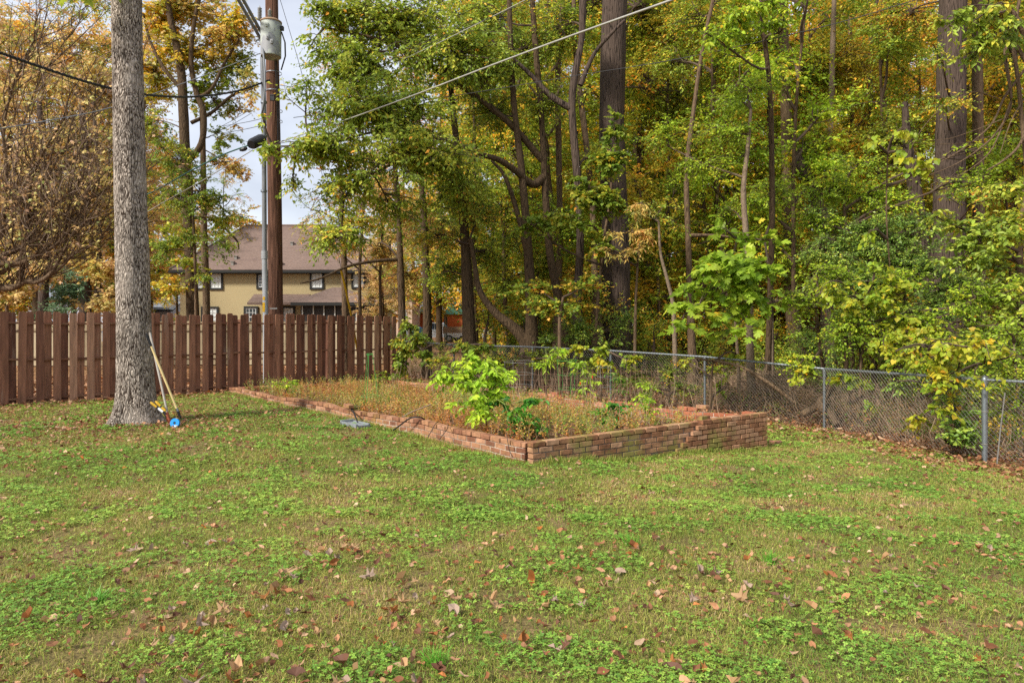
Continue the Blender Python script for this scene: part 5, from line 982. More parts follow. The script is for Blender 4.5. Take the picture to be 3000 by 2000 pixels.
tree('understory_tree', 'small olive-yellow tree filling the gap under the forked dark trees', [(1580, 1050, 98, 6), (1580, 900, 98, 5), (1575, 800, 98, 4)], B_BROWN,
     [(1480, 830, 98, 80, 60, .7, {}), (1600, 760, 98, 90, 60, .7, {}), (1570, 900, 98, 80, 50, .7, {}), (1690, 900, 100, 60, 50, .6, {}), (1620, 970, 100, 80, 30, .6, {}), (1450, 930, 98, 60, 40, .5, {}), (1480, 700, 98, 80, 50, .5, {})], L_OLIVE, size=.085, tw=.4)
tree('understory_tree', 'small yellow-green tree past the massive dark oak, around the crooked sapling', [(1930, 1050, 98, 6), (1930, 900, 98, 5), (1925, 760, 98, 4)], B_BROWN,
     [(1900, 780, 98, 70, 60, .6, {}), (1960, 680, 98, 80, 60, .7, {}), (1900, 900, 100, 60, 50, .5, {}), (1980, 560, 98, 80, 60, .6, {}), (1880, 980, 100, 60, 30, .6, {}), (2260, 620, 98, 70, 60, .6, {}), (2300, 760, 98, 60, 60, .5, {})], L_LIME, size=.085, tw=.4)
# bare whips at the far side
def whips(name, label, cat, groups, mat, r0=.01, loc=None):
    t0 = thing(name, label, cat, loc); m = MB()
    for g_ in groups:
        q = smooth([tuple(P(*v[:3]))+(v[3]*.62/v[2],) for v in g_], 5); m.tubes(q[None, :, :3], q[None, :, 3], 6)
    m.build('branches', mat, t0); return t0
gw = [[(3080, 1150, 150, 13), (3060, 800, 150, 12), (2985, 30, 150, 10), (2990, -60, 150, 9)][:2]+[(3010, 500, 150, 10), (2985, 260, 150, 9), (2970, 120, 150, 8), (2990, -20, 150, 7)],
      [(3010, 190, 150, 9), (2960, 110, 150, 8), (2945, 160, 150, 8), (2955, 230, 150, 7), (2962, 300, 150, 6), (2945, 350, 150, 5), (2900, 410, 152, 4), (2820, 470, 154, 3), (2730, 510, 156, 2), (2560, 560, 158, 1)],
      [(3005, 200, 150, 6), (2975, 240, 150, 6), (2940, 290, 150, 5), (2900, 370, 152, 4), (2800, 450, 154, 3), (2700, 500, 156, 2), (2640, 535, 157, 1)],
      [(2960, 300, 150, 4), (2910, 430, 152, 3), (2850, 490, 153, 2.5), (2780, 520, 155, 2), (2680, 500, 157, 1)], [(2900, 400, 152, 3), (2820, 420, 154, 2), (2700, 420, 156, 1.2), (2590, 400, 158, .8)],
      [(2935, 350, 152, 3), (2860, 380, 154, 2), (2760, 410, 156, 1.5), (2640, 405, 158, 1)], [(3000, 290, 150, 3), (2960, 360, 152, 2.5), (2930, 450, 154, 1.5)], [(2925, 290, 152, 2), (2850, 270, 154, 2), (2760, 310, 156, 1.2), (2600, 315, 158, .8)],
      [(2760, 310, 156, 1.5), (2700, 380, 157, 1.5), (2650, 470, 158, 1)], [(3020, 330, 150, 7), (2990, 420, 151, 6), (2940, 470, 152, 5), (2890, 500, 153, 3)]]
whips('bare_branch_tree', 'bare curving whip branches sweeping down across the massive grey-brown oak', 'tree', gw, B_BROWN, loc=P(3080, 1150, 150))

# bushes and vines on the fence
tree('fence_vine', 'green and yellow vine climbing the corner post of the chain-link fence by the brown fence', [(1172, 1105, 104, 3), (1175, 1050, 104, 3), (1200, 1000, 106, 2)], B_BROWN,
     [(1180, 1010, 106, 35, 35, 1.3, {}), (1165, 1070, 106, 22, 40, 1.1, {}), (1230, 1000, 108, 55, 28, 1.0, {}), (1200, 960, 104, 40, 25, 1.0, {}), (1250, 1050, 112, 20, 45, .8, {}), (1140, 1100, 108, 35, 20, .7, {})], L_VINE, cat='vine', size=.085, tmpl=HEART, tw=.22, per=5, droop=.6)
tree('fence_vine', 'loose vine trailing over the rail above the lime pepper bush', [(1370, 1110, 116, 3), (1375, 1050, 116, 3), (1380, 1010, 118, 2)], B_BROWN, [(1350, 1015, 118, 40, 15, .7, {}), (1400, 1030, 120, 45, 22, .7, {}), (1440, 1015, 120, 40, 14, .7, {})], L_VINE, cat='vine', size=.085, tmpl=HEART, tw=.22, per=5, droop=.6)
tree('fence_vine', 'yellowing vine on the rail between the massive dark oak and the green cage', [(1760, 1150, 132, 3), (1760, 1080, 132, 3), (1760, 1030, 134, 2)], B_BROWN, [(1755, 1040, 136, 30, 40, 1.0, {}), (1780, 1065, 136, 25, 30, .8, {}), (1850, 1060, 140, 18, 35, .8, {}), (1710, 1020, 132, 45, 15, .8, {})], L_HEART, cat='vine', size=.075, tmpl=HEART, tw=.2, per=5, droop=.7)
tree('fence_vine', 'vine with yellow leaves hanging beside the fence post behind the planter corner', [(2080, 1200, 150, 3), (2085, 1100, 150, 3), (2090, 1060, 150, 2)], B_BROWN, [(2100, 1085, 140, 18, 32, .9, {}), (2120, 1130, 141, 16, 30, .7, {}), (2150, 1040, 148, 30, 15, 1.0, {}), (2010, 1060, 140, 18, 18, .9, {})], L_HEART, cat='vine', size=.07, tmpl=HEART, tw=.2, per=5, droop=.7)
tree('fence_vine', 'short vine with yellow heart leaves on the mesh between the two nearest posts', [(2490, 1180, 164, 3), (2480, 1110, 164, 2), (2480, 1080, 164, 2)], B_BROWN, [(2470, 1120, 168, 22, 40, .9, {}), (2540, 1110, 168, 30, 12, .9, {}), (2560, 1170, 170, 20, 40, .4, {}), (2350, 1100, 162, 40, 40, .6, {})], L_HEART, cat='vine', size=.075, tmpl=HEART, tw=.2, per=5, droop=.7)
tree('understory_bush', 'dark green bush at the foot of the forked dark trees', [(1690, 1080, 118, 4), (1690, 1010, 118, 3), (1690, 970, 118, 3)], B_BROWN, [(1700, 975, 120, 90, 40, 1.1, {}), (1620, 1010, 118, 60, 25, .9, {}), (1830, 960, 118, 40, 50, .9, {}), (1780, 1010, 120, 50, 20, .8, {})], L_PRIVET, cat='bush', size=.07, tw=.3, per=8)
tree('understory_bush', 'green bush between the play tower and the chain-link fence', [(1240, 1060, 104, 4), (1240, 990, 104, 3)], B_BROWN, [(1225, 985, 104, 40, 22, 1.0, {}), (1300, 1010, 106, 50, 12, .7, {})], L_VINE, cat='bush', size=.08, tw=.3, per=8)
tree('understory_bush', 'green weeds thick behind the mesh below the lobed-leaf shrub', [(1960, 1130, 138, 3), (1960, 1090, 138, 3)], B_BROWN, [(1960, 1090, 140, 60, 28, .9, {}), (2000, 1140, 142, 50, 22, 1.0, {}), (1850, 1100, 136, 70, 30, .8, {}), (1700, 1070, 130, 60, 25, .8, {}), (1900, 1130, 140, 60, 20, .8, {})], L_VINE, cat='bush', size=.05, tw=.2, per=7)
tree('understory_bush', 'low green brush behind the fence between the vine-covered corner and the cages', [(1450, 1090, 118, 3), (1450, 1060, 118, 3)], B_BROWN, [(1450, 1060, 120, 90, 28, .8, {}), (1560, 1055, 122, 80, 28, .8, {}), (1300, 1070, 114, 70, 30, .8, {}), (1640, 1050, 126, 60, 25, .7, {})], L_OLIVE, cat='bush', size=.05, tw=.2, per=7)

# ------------------------------------------------------------------ left part
tree('twin_tree', 'tall twin-stemmed tree with gold crown and ivy behind the fence, next to the olive house', [(566, 1080, 74, 22), (564, 900, 74, 18), (556, 700, 74, 16), (545, 500, 74, 15), (538, 350, 74, 14), (530, 200, 74, 12), (500, 60, 74, 9), (480, -80, 74, 6)], B_MID,
     [(480, 60, 72, 110, 90, .9, dict(mi=1)), (660, 90, 72, 110, 90, .9, {}), (560, 160, 72, 150, 80, .8, dict(mi=1)), (700, 200, 70, 80, 80, .5, dict(mi=2)), (440, 230, 72, 90, 90, .8, dict(mi=1)), (620, 290, 72, 100, 60, .5, dict(mi=2)), (700, 330, 70, 60, 50, .35, {}), (560, 20, 72, 160, 60, .9, {}), (640, 410, 70, 80, 50, .35, dict(mi=2)), (680, 60, 74, 40, 70, .7, dict(mi=1)), (735, 250, 74, 45, 60, .55, {}), (690, 500, 72, 60, 60, .4, {}), (620, 210, 72, 90, 50, .5, dict(mi=2)), (430, 380, 72, 60, 80, .7, dict(mi=2)), (560, 770, 76, 60, 40, .5, dict(mi=2)), (500, 840, 76, 60, 40, .6, dict(mi=1)), (480, 700, 74, 60, 60, .6, dict(mi=2)), (640, 650, 76, 60, 40, .4, dict(mi=2))],
     [L_GOLD, L_YELLOW, L_OLIVE], size=.125, tmpl=MAPLE, per=6, sides=14, limbs=[[(545, 480, 74, 10), (590, 420, 74, 9), (596, 330, 74, 9), (575, 270, 74, 8), (560, 180, 74, 7), (570, 60, 74, 6), (600, -60, 74, 4)], [(560, 360, 74, 6), (620, 330, 73, 5), (680, 280, 72, 4), (740, 260, 71, 3)],
      [(575, 290, 74, 6), (620, 260, 74, 5), (660, 180, 73, 4), (700, 120, 73, 3)], [(530, 260, 74, 6), (480, 200, 74, 5), (440, 120, 73, 4), (420, 40, 73, 3)], [(560, 640, 74, 5), (620, 640, 74, 4), (690, 700, 73, 3), (700, 730, 73, 2)]])
tree('ivy', 'green and yellow ivy covering the stems of the twin-stemmed tree', [(575, 1080, 78, 5), (572, 800, 78, 4), (560, 500, 78, 3)], B_BROWN, [(520, 470, 78, 90, 90, .8, {}), (500, 580, 78, 90, 60, .8, {}), (590, 560, 78, 70, 90, .8, {}), (540, 690, 78, 90, 60, .6, {}), (640, 600, 78, 50, 60, .6, {}), (650, 720, 80, 90, 40, .5, {}), (590, 810, 80, 70, 30, .5, {}), (460, 740, 80, 50, 60, .6, {})],
     [L_VINE], cat='ivy', size=.11, tw=.4, droop=.5)
tree('slim_tree', 'straight grey trunk directly beside the twin-stemmed tree, over the olive house wall', [(606, 1080, 70, 11), (604, 850, 70, 10), (597, 650, 70, 9), (595, 450, 70, 8), (590, 250, 70, 6)], B_BROWN, [(650, 480, 68, 60, 50, .5, {}), (690, 640, 68, 80, 60, .7, {})], L_MIXED, size=.13)
for k, (x, r_, lab) in enumerate(((125, 14, 'dark trunk behind the fence near the grey house'), (248, 16, 'thick dark trunk with orange leaves between two pieces of grey siding'), (283, 9, 'thin brown trunk close to the big trunk, in front of grey siding'))):
    tree('dark_tree', lab, [(x, 1040, 70, r_*1.1), (x+3, 850, 70, r_), (x+8, 700, 70, r_*.8), (x+5, 500, 70, r_*.65), (x-10, 300, 70, r_*.5)], B_DARK,
         [(x-30, 690, 70, 110, 60, .9, {}), (x+30, 580, 70, 100, 70, .9, {}), (x+40, 790, 72, 80, 40, .9, {}), (x-20, 430, 68, 110, 80, .7, {}), (x, 250, 66, 110, 100, .6, {})], [L_ORANGE, L_GOLD, L_ORANGE][k], size=.12, tmpl=MAPLE, per=6)
tree('evergreen_shrub', 'grey-green evergreen shrub just behind the brown fence', [(180, 1060, 84, 5), (180, 900, 84, 4)], B_BROWN, [(185, 860, 86, 60, 70, 1.2, {}), (160, 920, 88, 60, 40, 1.2, {}), (220, 830, 86, 40, 40, .8, {}), (190, 780, 84, 30, 30, .7, {})], leafmat('leaves_greygreen', [(0, '#4a6a48'), (.6, '#6b8a62'), (1, '#9aac80')]), cat='shrub', size=.09, tw=.35)
tree('orange_shrub', 'low orange-leaved tree at the near end of the brown fence', [(20, 1060, 84, 6), (20, 900, 84, 5)], B_BROWN, [(30, 850, 88, 90, 50, 1.0, {}), (110, 800, 88, 90, 40, .9, {}), (300, 880, 86, 50, 50, .8, {}), (20, 780, 86, 60, 40, .7, {})], L_ORANGE, cat='tree', size=.12, tmpl=MAPLE, per=6)
# sweeping many-branched tree
mt = thing('maple_tree', 'many-branched tree with sweeping bare upturned branches and rusty leaves by the fence', 'tree', P(-30, 1150, 118))
m = MB(); lb = MB(); tw_ = MB()
main = [[(-120, 1180, 118, 30), (-110, 1000, 118, 26), (-60, 880, 118, 18), (0, 845, 118, 12), (40, 842, 119, 10), (75, 825, 120, 8), (110, 825, 121, 7), (150, 800, 122, 6), (190, 730, 122, 4), (230, 660, 122, 3)],
        [(-80, 900, 118, 16), (-30, 800, 118, 13), (20, 790, 119, 9), (70, 740, 120, 8), (78, 660, 120, 7), (80, 600, 121, 6), (95, 520, 121, 4), (130, 440, 122, 3), (200, 330, 122, 2)],
        [(-60, 860, 118, 14), (0, 760, 118, 11), (30, 740, 119, 8), (110, 700, 120, 6), (180, 660, 121, 4), (260, 590, 122, 3), (330, 540, 122, 2)],
        [(-80, 900, 116, 14), (-20, 720, 116, 11), (5, 680, 117, 9), (15, 600, 117, 7), (20, 500, 118, 5), (10, 380, 118, 4), (40, 250, 118, 3), (100, 120, 118, 2)],
        [(75, 660, 120, 5), (100, 620, 120, 5), (130, 560, 121, 4), (160, 480, 121, 3), (230, 380, 122, 2), (330, 300, 122, 1)],
        [(60, 830, 120, 7), (70, 740, 120, 6), (60, 660, 120, 4), (40, 560, 119, 3), (60, 400, 119, 2.5), (110, 250, 119, 2), (190, 120, 119, 1.2)],
        [(110, 825, 121, 5), (170, 790, 122, 4), (220, 740, 122, 3), (290, 700, 122, 2), (330, 640, 122, 1)], [(-60, 860, 119, 12), (-10, 780, 120, 9), (60, 770, 121, 7), (120, 745, 121, 5), (180, 700, 122, 4), (200, 620, 122, 3), (215, 560, 122, 2)]]
qs = []
for g_ in main:
    q = smooth([tuple(P(*v[:3]))+(v[3]/v[2],) for v in g_], 5); m.tubes(q[None, :, :3], q[None, :, 3], 8); qs.append(q[8:])
Q = np.vstack(qs)
N = 330; st = Q[R.integers(0, len(Q), N), :3]; en = st+np.stack([R.uniform(-.3, 1.6, N), R.uniform(-1.2, 1.2, N), R.uniform(.5, 2.6, N)], 1); bp = wobble(st, en, 7, .07, -.05)
m.tubes(bp, np.linspace(.017, .005, 7)[None].repeat(N, 0), 4)
bi = R.integers(0, N, 1300); kk = R.integers(2, 6, 1300); st = bp[bi, kk]; dr = nrm(np.stack([R.uniform(-.7, 1.2, 1300), R.uniform(-1, 1, 1300), R.uniform(.1, 1.3, 1300)], 1))
b2 = wobble(st, st+dr*R.uniform(.4, 1.1, 1300)[:, None], 4, .08); tw_.tubes(b2, np.linspace(.008, .003, 4)[None].repeat(1300, 0), 3)
sel = R.integers(0, 1300, 950); twigs(lb, None, b2[sel, 2], nrm(R.normal(0, 1, (950, 3))), .35, 4, .085, MAPLE, R.uniform(.1, .9, 950), .5)
m.build('trunk', B_BROWN, mt, smooth=True); tw_.build('branches', M_TWIG_PALE, mt); lb.build('crown', L_ORANGE, mt)

# ------------------------------------------------------------------ background trees: prototypes and copies
def crown_proto(name, leafm, H=14., rad=3.0, cov=1.7, size=.17, low=2.5, nb=9, bk=B_MID, tr=.16, tmpl=OVAL, twv=False):
    root = thing(name, '', 'tree'); m = MB(); bend = R.normal(0, .35, 4)
    q = trunk_mesh(m, [(0, 0, -.2, tr*1.2), (bend[0]*.3, 0, H*.25, tr), (bend[1], bend[2]*.5, H*.55, tr*.75), (bend[3], bend[2], H*.9, tr*.3)], 9)
    wb, lb = MB(), MB()
    for i in range(nb):
        h = low+(H-low)*(i+.5)/nb; a_ = R.uniform(0, 2*pi); rr = rad*(.45+.35*math.sin(pi*min(1, (h/H)*.9+.1)))
        c = np.array([math.cos(a_)*rad*.5, math.sin(a_)*rad*.5, h]); grow(wb, lb, at_h(q, h-.9), c, (rr, rr, (H-low)/nb*.8), cov*.6, size, tmpl, 8, .7, .05, tw_wood=twv, rb=(.1, .85))
    m.build('trunk', bk, root, smooth=True); wb.build('branches', M_TWIG, root); lb.build('crown', leafm, root); return root
def copy_tree(o, parent=None):
    c = o.copy(); S.collection.objects.link(c); c.parent = parent
    for ch_ in list(o.children): copy_tree(ch_, c)
    return c
protos = {
 'olive': crown_proto('background_tree', L_OLIVE, 22, 3.6, 1.9, .19, nb=14), 'olive2': crown_proto('background_tree', L_GREEN, 22, 3.6, 1.9, .19, nb=14), 'gold': crown_proto('background_tree', L_YELLOW, 21, 3.8, 1.9, .19, low=1.5, nb=14), 'gold2': crown_proto('background_tree', L_GOLD, 21, 4.0, 1.9, .19, nb=13, tr=.2),
 'mixed': crown_proto('background_tree', L_MIXED, 22, 3.6, 1.8, .19, nb=14), 'orange': crown_proto('background_tree', L_ORANGE, 19, 3.8, 1.7, .19, low=3, nb=12), 'under': crown_proto('background_tree', L_YELLOW, 6, 2.6, 2.6, .15, low=.4, nb=6, tr=.05), 'under2': crown_proto('background_tree', L_OLIVE, 5.5, 2.6, 2.6, .15, low=.4, nb=6, tr=.05),
 'near': crown_proto('background_tree', L_OLIVE, 14, 2.1, 1.5, .12, low=2.0, nb=13, tr=.07), 'near2': crown_proto('background_tree', L_LIME, 13, 2.0, 1.3, .12, low=2.5, nb=12, tr=.06), 'near3': crown_proto('background_tree', L_YELLOW, 13, 2.1, 1.4, .12, low=1.5, nb=12, tr=.06),
 'thin': crown_proto('background_tree', L_MIXED, 19, 3.4, .55, .15, low=5.5, nb=10, tr=.09, twv=True), 'shrub': crown_proto('background_shrub', L_PRIVET, 1.9, 1.1, 2.0, .075, low=.15, nb=4, tr=.02), 'shrub2': crown_proto('background_shrub', L_OLIVE, 2.2, 1.2, 1.8, .085, low=.15, nb=4, tr=.02), 'shrub3': crown_proto('background_shrub', L_MIXED, 2.0, 1.1, 1.6, .085, low=.15, nb=4, tr=.02),
 'far': crown_proto('background_tree', L_MIXED, 17, 5.0, 2.2, .30, nb=8), 'farg': crown_proto('background_tree', L_GOLD, 17, 5.0, 2.2, .30, nb=8)}
used = {}
KD = {'thin': 'thin half-bare tree', 'olive': 'tall olive-green tree', 'olive2': 'tall dark green tree', 'gold': 'tall yellow-leaved tree', 'gold2': 'tall gold and orange tree', 'mixed': 'tall green and yellow tree', 'orange': 'tall rusty orange tree', 'under': 'small yellow tree', 'under2': 'small olive-green tree', 'near': 'slender olive-leaved tree', 'near2': 'slender lime-leaved tree', 'near3': 'slender yellow-leaved tree',
      'shrub': 'dark green shrub', 'shrub2': 'olive shrub', 'shrub3': 'yellow and green shrub', 'far': 'distant green and yellow tree', 'farg': 'distant golden tree'}
WH = [(-150, 'past the near end of the brown fence'), (60, 'above the near end of the brown fence'), (170, 'over the grey house'), (300, 'close by the big yard trunk'), (420, 'hidden around the big yard trunk'), (530, 'beside the twin-stemmed tree'), (640, 'at the near gable of the olive house'), (780, 'over the olive house'), (930, 'over the olive house porch'), (1100, 'at the far gable of the olive house'),
      (1210, 'above the beige house'), (1330, 'by the play tower'), (1450, 'over the orange brick house'), (1560, 'beyond the curved dark stem'), (1650, 'behind the slim centre trunks'), (1740, 'behind the forked dark trees'), (1850, 'behind the massive dark oak'), (1950, 'just past the massive dark oak'), (2050, 'before the lobed-leaf shrub'), (2150, 'behind the lobed-leaf shrub'), (2250, 'beyond the pale sapling'),
      (2350, 'behind the straight midway trunk'), (2450, 'behind the pale forked trunk'), (2550, 'behind the privet thicket'), (2660, 'behind the leaning dark trunk'), (2780, 'behind the massive grey-brown oak'), (2900, 'right of the grey-brown oak'), (3050, 'at the far edge of the wood')]
def place(kind, px, s, sc=1.0):
    p = P(px, 0, s); pr = protos[kind]; o = pr if kind not in used else copy_tree(pr); used[kind] = 1
    o.location = (p[0], p[1], g1(p[0], p[1])); o.rotation_euler = (0, 0, R.uniform(0, 6.28)); o.scale = (sc*R.uniform(.9, 1.1),)*2+(sc*R.uniform(.9, 1.15),)
    wh = min(WH, key=lambda t: abs(t[0]-px))[1]; row = 'near the mesh' if s > 95 else 'in front rank' if s > 72 else 'in second rank' if s > 56 else 'in third rank' if s > 40 else 'in back rank'
    lab = KD[kind]+' '+row+' '+wh; o['label'] = lab; o['category'] = 'shrub' if 'shrub' in kind else 'tree'; o['group'] = KD[kind]+'s of the wood'
    if lab in used: o['label'] = lab.replace(' '+row, ' '+row[3:]+' neighbour') if lab.replace(' '+row, ' '+row[3:]+' neighbour') not in used else lab; 
    used[o['label']] = 1
for (px, s, k) in [(1480, 62, 'olive'), (1600, 58, 'olive2'), (1720, 55, 'olive'), (1850, 60, 'olive2'), (1950, 56, 'gold'), (2040, 62, 'olive2'), (2140, 58, 'gold'), (2240, 64, 'mixed'), (2350, 58, 'gold'), (2450, 62, 'olive'), (2560, 66, 'gold'), (2660, 60, 'mixed'), (2770, 66, 'gold'), (2880, 60, 'gold'), (2990, 64, 'mixed'), (3120, 60, 'gold'), (3250, 64, 'olive'),
                   (1550, 46, 'mixed'), (1680, 44, 'olive'), (1800, 46, 'mixed'), (1900, 42, 'gold'), (2000, 46, 'olive'), (2100, 42, 'gold'), (2200, 47, 'olive2'), (2300, 44, 'gold'), (2400, 48, 'gold'), (2520, 44, 'gold2'), (2620, 48, 'gold'), (2720, 44, 'gold2'), (2830, 48, 'gold'), (2940, 44, 'gold2'), (3060, 46, 'gold'), (3200, 44, 'gold'),
                   (1290, 50, 'mixed'), (1390, 50, 'olive'), (1450, 40, 'mixed'), (1640, 36, 'olive2'), (1760, 35, 'gold'), (1880, 36, 'olive'), (2010, 34, 'gold2'), (2150, 36, 'gold'), (2280, 34, 'mixed'), (2420, 36, 'gold2'), (2560, 34, 'gold'), (2700, 36, 'gold2'), (2850, 34, 'gold'), (3000, 36, 'gold2')]: place(k, px+R.uniform(-20, 20), s)
for (px, s, k) in [(1480, 60, 'under'), (1560, 66, 'under2'), (1620, 56, 'under'), (1740, 66, 'under'), (1820, 66, 'under2'), (1960, 70, 'under'), (2070, 64, 'under2'), (2190, 68, 'under'), (2300, 62, 'under'), (2420, 70, 'under2'), (2540, 64, 'under'), (2660, 70, 'under'), (2780, 64, 'under2'), (2900, 70, 'under'), (3020, 64, 'under'), (1880, 50, 'under'), (2020, 48, 'under2'), (2140, 50, 'under'), (2270, 46, 'under'), (2400, 50, 'under'), (2520, 46, 'under2'), (2640, 50, 'under'), (2770, 46, 'under'), (2900, 50, 'under'), (3050, 48, 'under2'), (1700, 52, 'under2'), (1640, 64, 'under2'), (3180, 60, 'under')]: place(k, px, s, R.uniform(.8, 1.15))
for (px, s, k) in [(1500, 84, 'near'), (1610, 92, 'near'), (1760, 80, 'near'), (1870, 86, 'near'), (1950, 92, 'near3'), (2060, 84, 'near'), (2120, 96, 'near2'), (2240, 80, 'near'), (2370, 84, 'near3'), (2480, 80, 'near'), (2590, 92, 'near'), (2700, 82, 'near3'), (2850, 84, 'near'), (2960, 90, 'near'), (3080, 96, 'near'), (2000, 78, 'near3'), (1400, 80, 'near'), (2330, 100, 'near2'), (2640, 76, 'near3'), (2920, 76, 'near3'), (1450, 76, 'near3'), (1570, 78, 'near3'), (1700, 76, 'near3'), (1810, 74, 'near2')]: place(k, px, s, R.uniform(.92, 1.1))
for (px, s, k, c) in [(1060, 66, 'thin', .85), (655, 40, 'thin', .75), (1120, 60, 'thin', .8)]: place(k, px, s, c)
for (px, s, k) in [(1480, 100, 'shrub2'), (1590, 104, 'shrub'), (1700, 108, 'shrub2'), (1740, 96, 'shrub'), (1880, 108, 'shrub2'), (1940, 100, 'shrub3'), (2020, 98, 'shrub2'), (2110, 108, 'shrub3'), (2180, 98, 'shrub2'), (2260, 110, 'shrub2'), (2330, 104, 'shrub'), (2420, 118, 'shrub'), (2500, 126, 'shrub'), (2580, 120, 'shrub2'), (2650, 132, 'shrub'), (2730, 136, 'shrub'), (2830, 150, 'shrub'), (2900, 140, 'shrub2'), (2990, 150, 'shrub'), (3080, 165, 'shrub'), (1540, 92, 'shrub3'), (1640, 88, 'shrub2'), (1770, 104, 'shrub2'), (2070, 84, 'shrub2'), (2290, 82, 'shrub3'), (2450, 90, 'shrub2'), (2560, 84, 'shrub3'), (2700, 100, 'shrub3'), (1820, 84, 'shrub2')]: place(k, px, s, R.uniform(.7, 1.0))
for (px, s, k, sc) in [(-120, 58, 'orange', 1.0), (10, 42, 'gold2', 1.1), (110, 43, 'gold2', 1.1), (215, 42, 'mixed', 1.1), (330, 40.5, 'orange', 1.1), (412, 42, 'mixed', 1.0), (-30, 44, 'mixed', 1.1), (60, 37, 'mixed', 1.1), (270, 36, 'gold2', 1.2), (385, 36, 'gold2', 1.2), (440, 34, 'gold2', .8), (520, 31, 'mixed', .7), (590, 30, 'gold2', .6),
                       (640, 31, 'gold2', .55), (720, 30, 'gold2', .52), (820, 29, 'orange', .52), (900, 28, 'gold2', .46), (1120, 50, 'orange', .62), (1180, 44, 'orange', .75), (1260, 34, 'mixed', .9), (1140, 34, 'gold2', .7), (-220, 50, 'orange', 1.1)]: place(k, px, s, sc)
for i, px in enumerate(range(-500, 3900, 115)):
    place('far' if R.uniform() < .45 and px > 1100 else 'farg', px+R.uniform(-40, 40), 23+R.uniform(-2, 3), R.uniform(.5, .68) if 560 < px < 1200 else R.uniform(1.1, 1.6))
# brush pile behind the mesh
M_BRUSH = plain('brush_twigs', '#a1856b', .9, noise=.5, nscale=3)
bp_ = P(2300, 0, 146); m = MB(); N = 2300
bx_ = R.uniform(2100, 2620, N); bs_ = np.interp(bx_, [1178, 2415, 2885], [98, 163, 212])*R.uniform(.80, .94, N); c = np.stack([(bx_-1500)/bs_, F/bs_], 1); hx = np.clip(1.1-abs((c[:, 0]*F/c[:, 1]+1500-2260)/260), .12, 1)
z = gz(c[:, 0], c[:, 1])+R.uniform(0, 1, N)*.75*hx; dr = nrm(np.stack([R.normal(.6, .8, N), R.normal(0, .5, N), R.normal(-.15, .28, N)], 1)); L = R.uniform(.3, 1.1, N)
st = np.stack([c[:, 0], c[:, 1], z], 1)-dr*L[:, None]*.5; en = st+dr*L[:, None]; m.tubes(wobble(st, en, 4, .05), R.uniform(.003, .008, N)[:, None]*np.linspace(1, .4, 4)[None], 3)
M_DRY = plain('dry_twigs', '#b3977b', .9, noise=.5, nscale=3)
tag(m.build('brush_pile', M_BRUSH, origin=tuple(bp_)), 'big pile of dry brown cut branches heaped behind the mesh', 'brush pile')
for name, rows, mt_, lab in (('log', [(2040, 1050, 150, 3), (2160, 1070, 152, 4), (2250, 1120, 156, 5), (2330, 1180, 158, 5.5)], B_BROWN, 'long pale bare limb slanting down through the brush pile'), ('log', [(2395, 1180, 160, 20), (2430, 1210, 162, 16), (2452, 1245, 164, 10)], B_BROWN, 'short thick broken log at the foot of the brush pile beside a post'),
                        ('log', [(2350, 1215, 160, 10), (2400, 1180, 160, 13), (2440, 1130, 160, 8)], B_BROWN, 'crooked dark log propped in the brush pile')):
    q = smooth([tuple(P(*v[:3]))+(v[3]/v[2],) for v in rows], 5); m = MB(); m.tubes(q[None, :, :3], q[None, :, 3], 10, caps=True); tag(m.build(name, mt_, origin=tuple(q[0, :3]), smooth=True), lab, 'log')
# tangled dry undergrowth behind the mesh
m = MB(); lb = MB(); N = 2600
x = R.uniform(1190, 2990, N); sfence = np.interp(x, [1178, 2415, 2885, 3300], [98, 163, 212, 244]); s = sfence*R.uniform(.78, .985, N); X = (x-1500)/s; Y = F/s; Z = gz(X, Y)
st = np.stack([X, Y, Z], 1); en = st+np.stack([R.normal(0, .3, N), R.normal(0, .2, N), R.uniform(.1, .85, N)], 1); m.tubes(wobble(st, en, 5, .18), R.uniform(.002, .005, N)[:, None]*np.linspace(1, .5, 5)[None], 3)
kk = R.integers(0, N, 5200); twigs(lb, None, en[kk]*.5+st[kk]*.5+R.normal(0, .1, (5200, 3))*np.array([1, 1, .6]), nrm(R.normal(0, 1, (5200, 3))), .2, 5, .045, OVAL, R.uniform(0, 1, 5200), .3)
u1 = m.build('undergrowth', M_DRY); lb.build('undergrowth_leaves', leafmat('undergrowth_leaves', [(0, '#4a6a22'), (.35, '#6f7c2c'), (.6, '#8a6a3c'), (1, '#9a7048')], .3), u1); setk(u1, 'stuff', 'tangle of thin dry stems along the foot of the chain-link fence', 'undergrowth')

